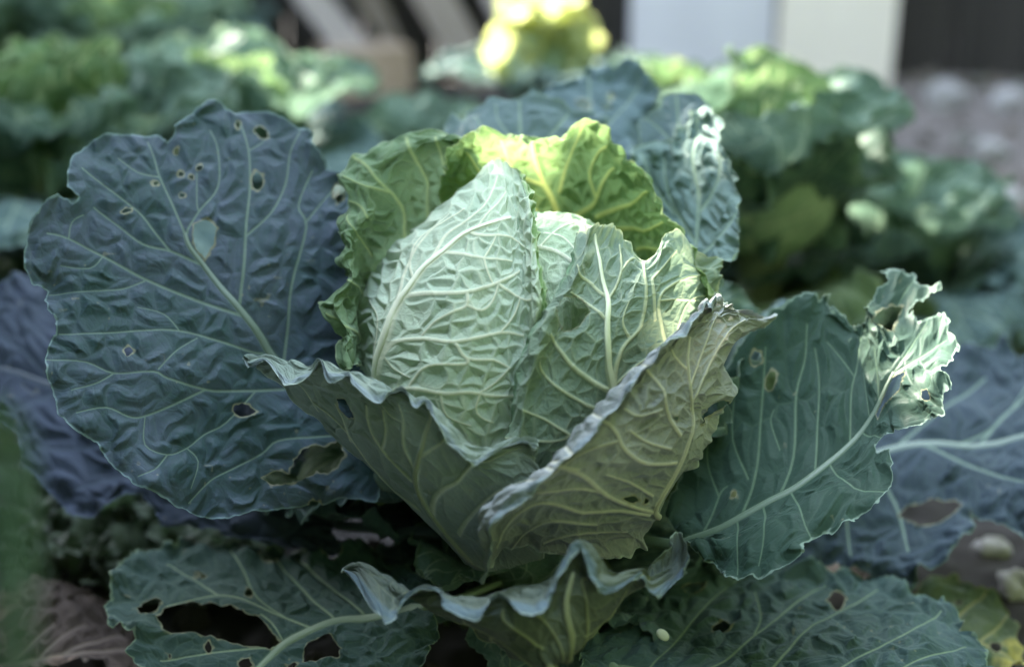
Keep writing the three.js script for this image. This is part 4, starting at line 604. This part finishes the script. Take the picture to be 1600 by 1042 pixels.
// a leaf closed over the head of such a plant
const headKind = sheet({
  S: (u, v) => { const la = -1.1 + 2.5 * u, lo = (v - 0.5) * 3.6 * (1 - 0.35 * u), r = 1 + 0.06 * Math.cos(lo * 1.5), c = Math.cos(la); return [0.088 * r * c * Math.cos(lo), 0.085 * Math.sin(la) * (1 + 0.1 * u), 0.088 * r * c * Math.sin(lo)]; },
  inUV: true, seed: 440, nu: 60, nv: 70, tw: 512, th: 512, flip: true, under: true, veins: autoVeins(rng(47), 5), color: [0.34, 0.45, 0.30], color2: [0.28, 0.39, 0.25], veinColor: [0.55, 0.61, 0.42], minor: 0.4, cell: 0.014, blister: 0.0018, wave: 0.003, frill: 0.006, frillWidth: 0.012, ragged: 0.002, through: 0.2, spots: 0.1,
});
function backCabbage(px, py, d, size, turn, seed, label, spec = {}) {
  const c = P(px, py, d), r = rng(seed), g = thing('cabbage_plant', label, 'cabbage', [c[0], groundHeight(c[0], c[2]), c[2]], 'cabbages growing behind'), high = (c[1] - groundHeight(c[0], c[2]));
  const st = new THREE.CylinderGeometry(0.03 * size, 0.02 * size, Math.max(0.05, high - 0.02), 12); st.translate(0, Math.max(0.05, high - 0.02) / 2 - 0.01, 0);
  mesh('stem', st, ribMat([0.16, 0.19, 0.11]), g);
  if (spec.head !== false) for (let k = 0; k < 3; k++) { const m = mesh('head_leaf', headKind.geo, headKind.mat, g); m.position.set(0, high, 0); m.rotation.set(0.12 * (r() - 0.5), turn + k * 2.1 + 0.3 * r(), 0.2 * (r() - 0.5)); m.scale.setScalar(size * (1 - 0.03 * k)); }
  const ring = (n, kind, y, tilt, sc, off) => { for (let k = 0; k < n; k++) { const q = kinds[kind], m = mesh('leaf', q.geo, q.mat, g); m.position.set(0, y, 0); m.rotation.order = 'YXZ'; m.rotation.set(0.3 * (r() - 0.5), turn + off + k / n * 6.2832 + 0.5 * (r() - 0.5), tilt + 0.25 * (r() - 0.5)); m.scale.setScalar(size * sc * (0.85 + 0.3 * r())); } };
  if (spec.head !== false) ring(spec.inner ?? 5, 2, high - 0.085 * size, 0.0, 0.95, 0.2);
  ring(spec.mid ?? 6, spec.kind ?? 0, high - 0.10 * size, spec.tilt ?? 0, 1.0, 0.6);
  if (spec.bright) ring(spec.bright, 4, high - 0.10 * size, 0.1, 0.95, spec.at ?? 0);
  ring(spec.out ?? 6, 1, high - 0.12 * size, 0, 1.05, 0.1);
  ring(spec.low ?? 5, 3, Math.max(0.02, high - 0.15 * size), 0, 1, 0.9);
  return g;
}
backCabbage(85, 265, 1.34, 0.85, 0.4, 501, 'cabbage with pale veined leaves behind the broad left leaf');
backCabbage(365, 215, 1.55, 0.72, 1.3, 502, 'cabbage with sunlit top leaf in front of the leaning planks', { bright: 3 });
backCabbage(1195, 285, 1.25, 0.80, 2.2, 503, 'cabbage with tight pale head right behind the main plant', { inner: 2, mid: 4, out: 1, low: 4 });
backCabbage(1390, 380, 1.38, 0.68, 0.9, 504, 'headless cabbage with drooping leaves beside the bare soil', { head: false, mid: 6, out: 10, low: 9 });
backCabbage(205, 105, 2.0, 0.85, 2.9, 505, 'dark green cabbage in the back row beside the planks', {});
backCabbage(-60, 90, 2.0, 0.9, 0.2, 506, 'cabbage in the back row farthest from the panels');
backCabbage(640, 240, 1.60, 0.42, 1.9, 507, 'small leafy cabbage plant at the foot of the planks', { head: false });
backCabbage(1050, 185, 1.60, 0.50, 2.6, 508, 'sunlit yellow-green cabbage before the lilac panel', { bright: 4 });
backCabbage(40, -10, 2.6, 1.0, 0.7, 510, 'distant cabbage at the far end of the bed', {});
backCabbage(270, 20, 2.3, 0.7, 1.7, 511, 'distant cabbage behind the one with the sunlit top leaf', {});
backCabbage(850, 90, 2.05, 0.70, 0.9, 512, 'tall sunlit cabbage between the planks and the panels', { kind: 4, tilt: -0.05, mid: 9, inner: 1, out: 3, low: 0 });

// leaves of the main plant low around its stem, closing the view to the soil
{
  const r = rng(77);
  for (let k = 0; k < 11; k++) { const w = [1, 3, 1, 0][k % 4], q = kinds[w], m = mesh('outer_leaf', q.geo, q.mat, cabbage); m.position.set(0, 0.03 + 0.03 * r(), 0); m.rotation.order = 'YXZ'; m.rotation.set(0.25 * (r() - 0.5), k / 11 * 6.2832 + 0.3 * r(), -0.35 + 0.2 * r()); m.scale.setScalar(0.36 + 0.14 * r()); }
}
{ // and the leaves on its far side
  const r = rng(78);
  for (const [a, y, t, s] of [[2.46, 0.045, -0.22, 0.70], [2.7, 0.055, -0.25, 0.66], [0.45, 0.04, -0.25, 0.6], [3.2, 0.09, -0.16, 0.5]]) { const m = mesh('outer_leaf', kinds[1].geo, kinds[1].mat, cabbage); m.position.set(-0.01, y, -0.01); m.rotation.order = 'YXZ'; m.rotation.set(0.1, a, t); m.scale.setScalar(s); }
  for (let k = 0; k < 12; k++) { const w = [0, 1, 3][k % 3], q = kinds[w], m = mesh('outer_leaf', q.geo, q.mat, cabbage); m.position.set(0, 0.05 + 0.06 * r(), -0.015); m.rotation.order = 'YXZ'; m.rotation.set(0.2 * (r() - 0.5), 0.62 + 2.25 * (k + 0.4 * r()) / 12, -0.12 + 0.12 * r() - (w === 0 ? 0.3 : 0)); m.scale.setScalar(0.72 + 0.16 * r()); }
}
// ---------------------------------------------------------------- weeds, dry leaf, stalk
{
  const r = rng(15), blade = new THREE.BufferGeometry(), vp = [], idx = []; const lf = 5;
  for (let i = 0; i <= lf; i++) { const s = i / lf, w = 0.24 * Math.sin(Math.PI * (0.08 + 0.9 * s)); vp.push(-w, 0.25 * s * (1.3 - s), s, w, 0.25 * s * (1.3 - s), s); }
  for (let i = 0; i < lf; i++) idx.push(2 * i, 2 * i + 1, 2 * i + 2, 2 * i + 1, 2 * i + 3, 2 * i + 2);
  blade.setAttribute('position', new THREE.Float32BufferAttribute(vp, 3)); blade.setIndex(idx); blade.computeVertexNormals();
  const spots = []; for (let k = 0; k < 170; k++) spots.push(onGround(30 + 430 * r(), 770 + 190 * r())); for (let k = 0; k < 160; k++) spots.push([-1.4 + 3 * r(), 0, -0.6 - 1.9 * r()]); for (let k = 0; k < 60; k++) spots.push([0.25 + 0.6 * r(), 0, -0.3 - 0.6 * r()]);
  const im = new THREE.InstancedMesh(blade, new THREE.MeshPhysicalMaterial({ color: 0xffffff, roughness: 1, transmission: 0.3, thickness: 0, side: THREE.DoubleSide, clearcoat: 0.2, clearcoatRoughness: 0.5 }), spots.length * 9), M = new THREE.Matrix4(), q = new THREE.Quaternion(), c = new THREE.Color(); let n = 0;
  for (const p of spots) for (let k = 0; k < 9; k++) {
    const x = p[0] + 0.022 * (r() - 0.5), z = p[2] + 0.022 * (r() - 0.5), s = 0.010 + 0.018 * r(); q.setFromEuler(new THREE.Euler(-0.2 - 0.9 * r(), r() * 6.283, 0, 'YXZ'));
    M.compose(new THREE.Vector3(x, groundHeight(x, z) + 0.002 + 0.02 * r(), z), q, new THREE.Vector3(s, s, s)); im.setMatrixAt(n, M); const t = 0.6 + 0.6 * r(); im.setColorAt(n++, c.setRGB(0.055 * t, 0.095 * t, 0.045 * t));
  }
  im.name = 'ground_weeds'; tag(im, 'small dark green weeds sprouting from the soil', 'weeds', null, 'stuff'); im.castShadow = im.receiveShadow = true; scene.add(im);
}
{
  const g0 = onGround(95, 1030), t = thing('dry_leaf', 'crumpled brown dry leaf lying on the soil by the foremost stalk', 'dry leaf', [g0[0], g0[1], g0[2]]);
  const net = [[[-40, 1000, 0.03], [60, 972, 0.03], [140, 980, 0.025], [215, 1010, 0.012]], [[-40, 1040, 0.02], [60, 1020, 0.035], [140, 1020, 0.03], [220, 1040, 0.01]], [[-40, 1100, 0.01], [60, 1095, 0.02], [140, 1095, 0.02], [220, 1100, 0.008]]].map((row) => row.map(([x, y, h]) => { const p = onGround(x, y); return [p[0], p[1] + h, p[2]]; }));
  addLeaf(t, 'blade', { S: netSampler(net), seed: 201, nu: 90, nv: 110, tw: 512, th: 512, veins: [V(1.5, 0.7, -20, 1050, 60, 1035, 130, 1030, 200, 1030), V(0.9, 0.4, 60, 1035, 100, 1000, 130, 985), V(0.9, 0.4, 100, 1030, 150, 1010, 190, 1005), V(0.9, 0.4, 20, 1040, 60, 1000, 80, 985)], color: [0.098, 0.076, 0.064], color2: [0.055, 0.042, 0.036], veinColor: [0.16, 0.13, 0.105], minor: 0.3, cell: 0.014, blister: 0.004, wave: 0.006, ragged: 0.004, sides: ['u0', 'u1', 'v0', 'v1'], through: 0.1, coat: 0, spots: 1 });
}
{
  const top = P(14, 690, 0.265), mid = P(20, 1000, 0.27), x = mid[0] - 0.004, z = mid[2] + 0.03, t = thing('grass_stalk', 'thick pale green grass stalk standing close in front', 'grass stalk', [x, groundHeight(x, z), z]);
  const pts = [[x, groundHeight(x, z) - 0.005, z], [(x + mid[0]) / 2, mid[1] * 0.5, (z + mid[2]) / 2], mid, top].map((p) => new THREE.Vector3(p[0] - t.position.x, p[1] - t.position.y, p[2] - t.position.z));
  mesh('stalk', new THREE.TubeGeometry(new THREE.CatmullRomCurve3(pts), 40, 0.0034, 10), new THREE.MeshPhysicalMaterial({ color: new THREE.Color().setRGB(0.05, 0.105, 0.07), roughness: 0.7 }), t);
  const node = new THREE.SphereGeometry(0.0042, 16, 10); node.translate(...[P(18, 905, 0.27)].flatMap((p) => [p[0] - t.position.x, p[1] - t.position.y, p[2] - t.position.z])); mesh('stalk_joint', node, ribMat([0.12, 0.19, 0.14]), t);
  const S = netSampler([[P(8, 735, 0.265), P(12, 730, 0.265), P(16, 726, 0.265)], [P(-10, 690, 0.262), P(12, 680, 0.265), P(30, 700, 0.27)], [P(-30, 660, 0.26), P(0, 640, 0.263), P(36, 672, 0.27)], [P(-80, 640, 0.258), P(-60, 625, 0.26), P(-30, 632, 0.262)]]);
  addLeaf(t, 'blade', { S, seed: 205, flip: true, nu: 30, nv: 30, tw: 128, th: 128, color: [0.07, 0.14, 0.055], color2: [0.06, 0.12, 0.05], veinColor: [0.12, 0.2, 0.1], blister: 0.0003, wave: 0.0005, ragged: 0.0003, minor: 0.1, spots: 0 });
}
{ // fallen petals caught on the right leaf
  const mat = new THREE.MeshPhysicalMaterial({ color: new THREE.Color().setRGB(0.62, 0.64, 0.55), roughness: 0.7 });
  [[1086, 797, 0.790, 0.0042, 'white petal caught beside the midrib of the right leaf'], [1146, 772, 0.795, 0.0026, 'tiny white petal on the dark right leaf between two veins'], [1036, 992, 0.765, 0.0036, 'narrow cream petal on the low dark leaf']].forEach(([x, y, d, r, label], k) => { const p = P(x, y, d), g = new THREE.SphereGeometry(r, 14, 10); g.scale(1.15, 0.75, 0.35); const m = mesh('petal', g, mat); m.position.set(...p); m.rotation.set(-0.4, 0.2, 0.5 - k * 0.6); tag(m, label, 'petal'); });
}
// ---------------------------------------------------------------- fence, panels, planks
function noiseTex(c0, c1, sx, sy, seed, w = 256) {
  const a = new Uint8Array(w * w * 4), b = new Uint8Array(w * w * 4);
  for (let y = 0; y < w; y++) for (let x = 0; x < w; x++) { const k = (y * w + x) * 4, t = clamp(0.5 + 0.9 * fbm(x / w * sx, y / w * sy, seed, 4)), s = clamp(0.5 + 0.8 * fbm(x / w * sx * 2, y / w * sy * 1.5, seed + 9, 4)); for (let c = 0; c < 3; c++) { a[k + c] = encode(c0[c] + (c1[c] - c0[c]) * t); b[k + c] = Math.round(255 * s); } a[k + 3] = b[k + 3] = 255; }
  return { map: tex(a, w, w, true), bumpMap: tex(b, w, w) };
}
const darkWood = new THREE.MeshStandardMaterial({ ...noiseTex([0.018, 0.016, 0.016], [0.036, 0.032, 0.030], 14, 2, 601), bumpScale: 0.002, roughness: 0.85 });
const greyWood = new THREE.MeshStandardMaterial({ ...noiseTex([0.36, 0.32, 0.33], [0.50, 0.45, 0.46], 10, 1.5, 602), bumpScale: 0.002, roughness: 0.8 });
const brownWood = new THREE.MeshStandardMaterial({ ...noiseTex([0.27, 0.225, 0.21], [0.38, 0.33, 0.31], 10, 1.5, 603), bumpScale: 0.002, roughness: 0.85 });
const cream = new THREE.MeshStandardMaterial({ ...noiseTex([0.80, 0.735, 0.66], [0.86, 0.80, 0.72], 3, 3, 604), bumpScale: 0.0006, roughness: 0.6 });
const lilac = new THREE.MeshStandardMaterial({ ...noiseTex([0.66, 0.65, 0.76], [0.74, 0.73, 0.84], 3, 3, 605), bumpScale: 0.0006, roughness: 0.6 });
const endWood = new THREE.MeshStandardMaterial({ ...noiseTex([0.33, 0.25, 0.19], [0.44, 0.34, 0.27], 6, 6, 606), bumpScale: 0.001, roughness: 0.9 });
{
  const z = onGround(1500, 128)[2] - 0.12, t = thing('fence_for_shed', 'low board fence standing in for the dark shed at the end of the bed', 'fence', [0, 0, z]);  // built low in place of a dark shed wall, so sun passes over
  const geo = new THREE.BoxGeometry(0.146, 0.75, 0.022), r = rng(66);
  for (let k = 0; k < 30; k++) { const m = mesh('board', geo, darkWood, t); m.position.set(-1.58 + k * 0.15, 0.365 + 0.01 * r(), 0.01 * r()); m.rotation.y = 0.02 * (r() - 0.5); }
  for (const y of [0.15, 0.6]) { const rail = new THREE.BoxGeometry(4.5, 0.07, 0.045); mesh('rail', rail, darkWood, t).position.set(0.6, y, -0.04); }
  for (let k = 0; k < 4; k++) { const post = new THREE.BoxGeometry(0.08, 0.78, 0.08); mesh('post', post, darkWood, t).position.set(-1.5 + k * 1.4, 0.375, -0.105); }
}
function leaning(name, label, cat, mat, a, b, w, th, top, group) { // a board standing on the ground with foot corners a-b in the picture
  const A = onGround(...a), B = onGround(...b), g = new THREE.BoxGeometry(1, top, th); g.translate(0.5, top / 2, -th / 2);
  const m = mesh(name, g, mat); const dx = B[0] - A[0], dz = B[2] - A[2], L = Math.hypot(dx, dz); m.scale.x = L; m.position.set(A[0], Math.min(A[1], B[1]) - 0.005, A[2]); m.rotation.order = 'YXZ'; m.rotation.set(-0.07, -Math.atan2(dz, dx), 0); return tag(m, label, cat, group);
}
leaning('leaning_panel', 'cream painted panel standing against the dark fence', 'panel', cream, [1210, 133], [1390, 138], 0, 0.03, 0.9);
leaning('leaning_panel', 'lilac white panel standing behind the sunlit cabbages', 'panel', lilac, [985, 131], [1206, 131], 0, 0.03, 0.8);
{
  const board = (px, py, w, len, mat, label, lean, back = 0) => { const p = onGround(px, py), g = new THREE.BoxGeometry(w, len, 0.035, 1, 1, 1); g.translate(0, len / 2, 0); const m = mesh('plank', g, mat); m.position.set(p[0], p[1] - 0.02, p[2] - back); m.rotation.set(-0.10, 0.25, lean, 'YXZ'); tag(m, label, 'plank', 'planks leaning at the fence'); return m; };
  board(612, 142, 0.06, 0.8, greyWood, 'pale weathered plank leaning beside the cut wooden block', 0.62);
  board(668, 135, 0.05, 0.8, brownWood, 'dull brown plank leaning behind the pale weathered one', 0.55, 0.06);
  board(765, 140, 0.075, 0.8, brownWood, 'wide brown plank leaning beside the sunlit cabbage', 0.50, 0.02);
  board(845, 138, 0.045, 0.8, greyWood, 'narrow grey plank leaning behind the tall sunlit cabbage', 0.45, 0.08);
  const p = onGround(568, 138), g = new THREE.BoxGeometry(0.16, 0.09, 0.12), m = mesh('wooden_block', g, endWood); m.position.set(p[0], p[1] + 0.04, p[2]); m.rotation.y = 0.4; tag(m, 'pale cut wooden block lying at the foot of the planks', 'wood block');
}
// ---------------------------------------------------------------- the tree whose crown shades the bed, left of what we see
{
  const r = rng(1234), base = [-1.5, 0, -2.15], t = thing('shade_tree', 'unseen tree left of the fence, crown shaped to shade the bed', 'tree', [base[0], groundHeight(base[0], base[2]) - 0.02, base[2]]);
  const bark = new THREE.MeshStandardMaterial({ ...noiseTex([0.09, 0.075, 0.06], [0.16, 0.14, 0.115], 8, 3, 607), bumpScale: 0.006, roughness: 0.95 });
  const limb = (pts, r0, r1) => { const c = new THREE.CatmullRomCurve3(pts.map((p) => new THREE.Vector3(...p))), g = new THREE.TubeGeometry(c, 24, 1, 10), q = g.attributes.position; for (let i = 0; i < q.count; i++) { const s = Math.floor(i / 11) / 24, o = c.getPoint(s), k = r0 + (r1 - r0) * s; q.setXYZ(i, o.x + (q.getX(i) - o.x) * k, o.y + (q.getY(i) - o.y) * k, o.z + (q.getZ(i) - o.z) * k); } g.computeVertexNormals(); return g; };
  mesh('trunk', limb([[0, 0, 0], [0.05, 0.5, 0.03], [0.02, 1.1, 0.0], [0.08, 1.7, 0.05], [0.1, 2.4, 0]], 0.10, 0.05), bark, t);
  for (let k = 0; k < 6; k++) { const a = k * 1.05 + 0.3; mesh('limb', limb([[0.05, 1.2 + 0.12 * k, 0.02], [0.45 * Math.cos(a), 1.7 + 0.1 * k, 0.45 * Math.sin(a)], [0.95 * Math.cos(a), 2.1 + 0.1 * k, 0.95 * Math.sin(a)]], 0.045, 0.012), bark, t); }
  // the sunlit places of the photograph: the crown is open towards them
  const LIT = [[655, 226, 0.825, 0.017], [705, 190, 0.92, 0.02], [770, 212, 0.812, 0.010], [840, 212, 0.822, 0.024], [890, 206, 0.822, 0.026], [930, 222, 0.822, 0.022], [1450, 530, 0.79, 0.044], [1420, 435, 0.838, 0.02], [1485, 510, 0.795, 0.032], [1280, 450, 0.825, 0.008], [1012, 200, 0.93, 0.024], [370, 20, 1.6, 0.07], [850, 60, 2.0, 0.22], [850, 20, 2.0, 0.18], [1140, 170, 1.3, 0.05], [1030, 110, 1.6, 0.06], [1225, 120, 1.3, 0.015], [1350, 265, 1.4, 0.02], [1420, 240, 1.4, 0.02], [1290, 200, 1.35, 0.015], [1360, 60, 2.7, 0.02]].map(([x, y, d, q]) => [P(x, y, d), q]);
  const DARK = [[1350, 760, 0.73], [1300, 1000, 0.78], [1450, 1000, 0.78], [1150, 620, 0.81], [1260, 620, 0.80], [1200, 700, 0.79], [1340, 570, 0.80], [1320, 640, 0.79], [760, 420, 0.74], [735, 300, 0.785], [700, 340, 0.775], [770, 270, 0.80], [700, 500, 0.71], [300, 250, 0.83], [200, 600, 0.75], [400, 400, 0.81], [300, 900, 0.84], [800, 950, 0.64], [600, 650, 0.70], [1000, 720, 0.68], [1550, 700, 0.9], [100, 600, 0.93], [640, 380, 0.87], [1100, 250, 0.92], [1050, 450, 0.75], [1100, 900, 0.8], [920, 160, 1.0], [1130, 950, 0.82], [1180, 960, 0.81], [1100, 980, 0.80], [1230, 960, 0.82], [560, 825, 1.02], [600, 840, 1.0], [530, 815, 1.02], [640, 840, 0.95]].map((p) => new THREE.Vector3(...P(...p)));  // crown leaves are added along these sun rays to keep the spots shaded
  const leaf = new THREE.BufferGeometry(), vp = [], idx = []; for (let i = 0; i <= 4; i++) { const s = i / 4, w = 0.30 * Math.sin(Math.PI * (0.05 + 0.92 * s)); vp.push(-w, 0.12 * s * s, s, 0, 0.05 * s, s, w, 0.12 * s * s, s); }
  for (let i = 0; i < 4; i++) for (const k of [0, 1]) { const a = i * 3 + k; idx.push(a, a + 1, a + 3, a + 1, a + 4, a + 3); }
  leaf.setAttribute('position', new THREE.Float32BufferAttribute(vp, 3)); leaf.setIndex(idx); leaf.computeVertexNormals();
  const mats = [], cols = [], M = new THREE.Matrix4(), q = new THREE.Quaternion();
  const ctr = new THREE.Vector3(STEM[0] - 0.1, 0.2, -0.35).addScaledVector(SUN, 2.7); // middle of the crown
  for (let k = 0; k < 19000; k++) {
    const a = r() * 6.283, b = Math.acos(2 * r() - 1), R = 1.25 * Math.cbrt(r()), p = new THREE.Vector3(ctr.x + R * Math.sin(b) * Math.cos(a), ctr.y + 0.85 * R * Math.cos(b), ctr.z + R * Math.sin(b) * Math.sin(a) * 0.9), s = 0.045 + 0.03 * r();
    if (k < DARK.length * 40) p.copy(DARK[k % DARK.length]).addScaledVector(SUN, 2.0 + 0.9 * r()).add(new THREE.Vector3(r() - 0.5, r() - 0.5, r() - 0.5).multiplyScalar(0.13));
    if (k >= 13000) p.set(0.5 + 1.1 * r(), 0, -1.9 + 1.6 * r()).addScaledVector(SUN, 2.4 + 0.7 * r());  // further leaves added only to shade the bare soil on the right
    if (LIT.some(([T, rad]) => { const dx = p.x - T[0], dy = p.y - T[1], dz = p.z - T[2], l = dx * SUN.x + dy * SUN.y + dz * SUN.z; return dx * dx + dy * dy + dz * dz - l * l < (rad + 0.022) ** 2; })) { for (let j = 0; j < 4; j++) r(); continue; }
    q.setFromEuler(new THREE.Euler(-0.3 + 1.2 * (r() - 0.5), r() * 6.283, (r() - 0.5), 'YXZ')); p.sub(t.position); M.compose(p, q, new THREE.Vector3(s, s, s)); mats.push(M.clone()); cols.push(0.7 + 0.6 * r());
  }
  const im = new THREE.InstancedMesh(leaf, new THREE.MeshPhysicalMaterial({ color: 0xffffff, roughness: 1, transmission: 0.35, thickness: 0, side: THREE.DoubleSide }), mats.length), c = new THREE.Color();
  mats.forEach((m, k) => { im.setMatrixAt(k, m); im.setColorAt(k, c.setRGB(0.06 * cols[k], 0.11 * cols[k], 0.03 * cols[k])); });
  im.name = 'crown'; im.userData.kind = 'stuff'; im.castShadow = im.receiveShadow = true; t.add(im);
}
// ---------------------------------------------------------------- unseen hedges added beside and behind the viewer to keep low sky off the bed
const addedHedgeLeaf = new THREE.BufferGeometry(); addedHedgeLeaf.setAttribute('position', new THREE.Float32BufferAttribute([0, 0, 0, -0.3, 0.1, 0.5, 0.3, 0.1, 0.5, 0, 0.05, 1], 3)); addedHedgeLeaf.setIndex([0, 2, 1, 1, 2, 3]); addedHedgeLeaf.computeVertexNormals();
for (const [x, z, turn, len, high, label] of [[0, 1.55, 0, 6, 4.6, 'unseen leafy screen added behind the foremost grass stalk to block low sky'], [2.0, -0.1, -Math.PI / 2, 3.2, 4.2, 'unseen leafy screen added along the bare soil side to block low sky'], [-1.9, 0.45, Math.PI / 2, 2.2, 4.2, 'unseen leafy screen added on the tree side to block low sky']]) {
  const r = rng(4321 + x * 10), t = thing('added_hedge', label, 'added_hedge', [x, -0.02, z]); t.rotation.y = turn;
  const core = new THREE.BoxGeometry(len, high - 0.1, 0.7, 1, 1, 1); core.translate(0, high / 2 - 0.05, 0.4); mesh('branches', core, new THREE.MeshStandardMaterial({ color: new THREE.Color().setRGB(0.05, 0.075, 0.03), roughness: 1 }), t);
  const n = Math.round(len * high * 330), im = new THREE.InstancedMesh(addedHedgeLeaf, new THREE.MeshStandardMaterial({ color: 0xffffff, roughness: 0.8, side: THREE.DoubleSide }), n), M = new THREE.Matrix4(), q = new THREE.Quaternion(), c = new THREE.Color();
  for (let k = 0; k < n; k++) { const s = 0.06 + 0.05 * r(); q.setFromEuler(new THREE.Euler(r() * 6.28, r() * 6.28, r() * 6.28)); M.compose(new THREE.Vector3((r() - 0.5) * len, high * r(), 0.04 - 0.08 * r()), q, new THREE.Vector3(s, s, s)); im.setMatrixAt(k, M); const b = 0.7 + 0.6 * r(); im.setColorAt(k, c.setRGB(0.05 * b, 0.085 * b, 0.03 * b)); }
  im.name = 'foliage'; im.userData.kind = 'stuff'; t.add(im);
}
scene.traverse((o) => { if (o.isMesh) o.castShadow = o.receiveShadow = true; });
renderer.render(scene, camera);
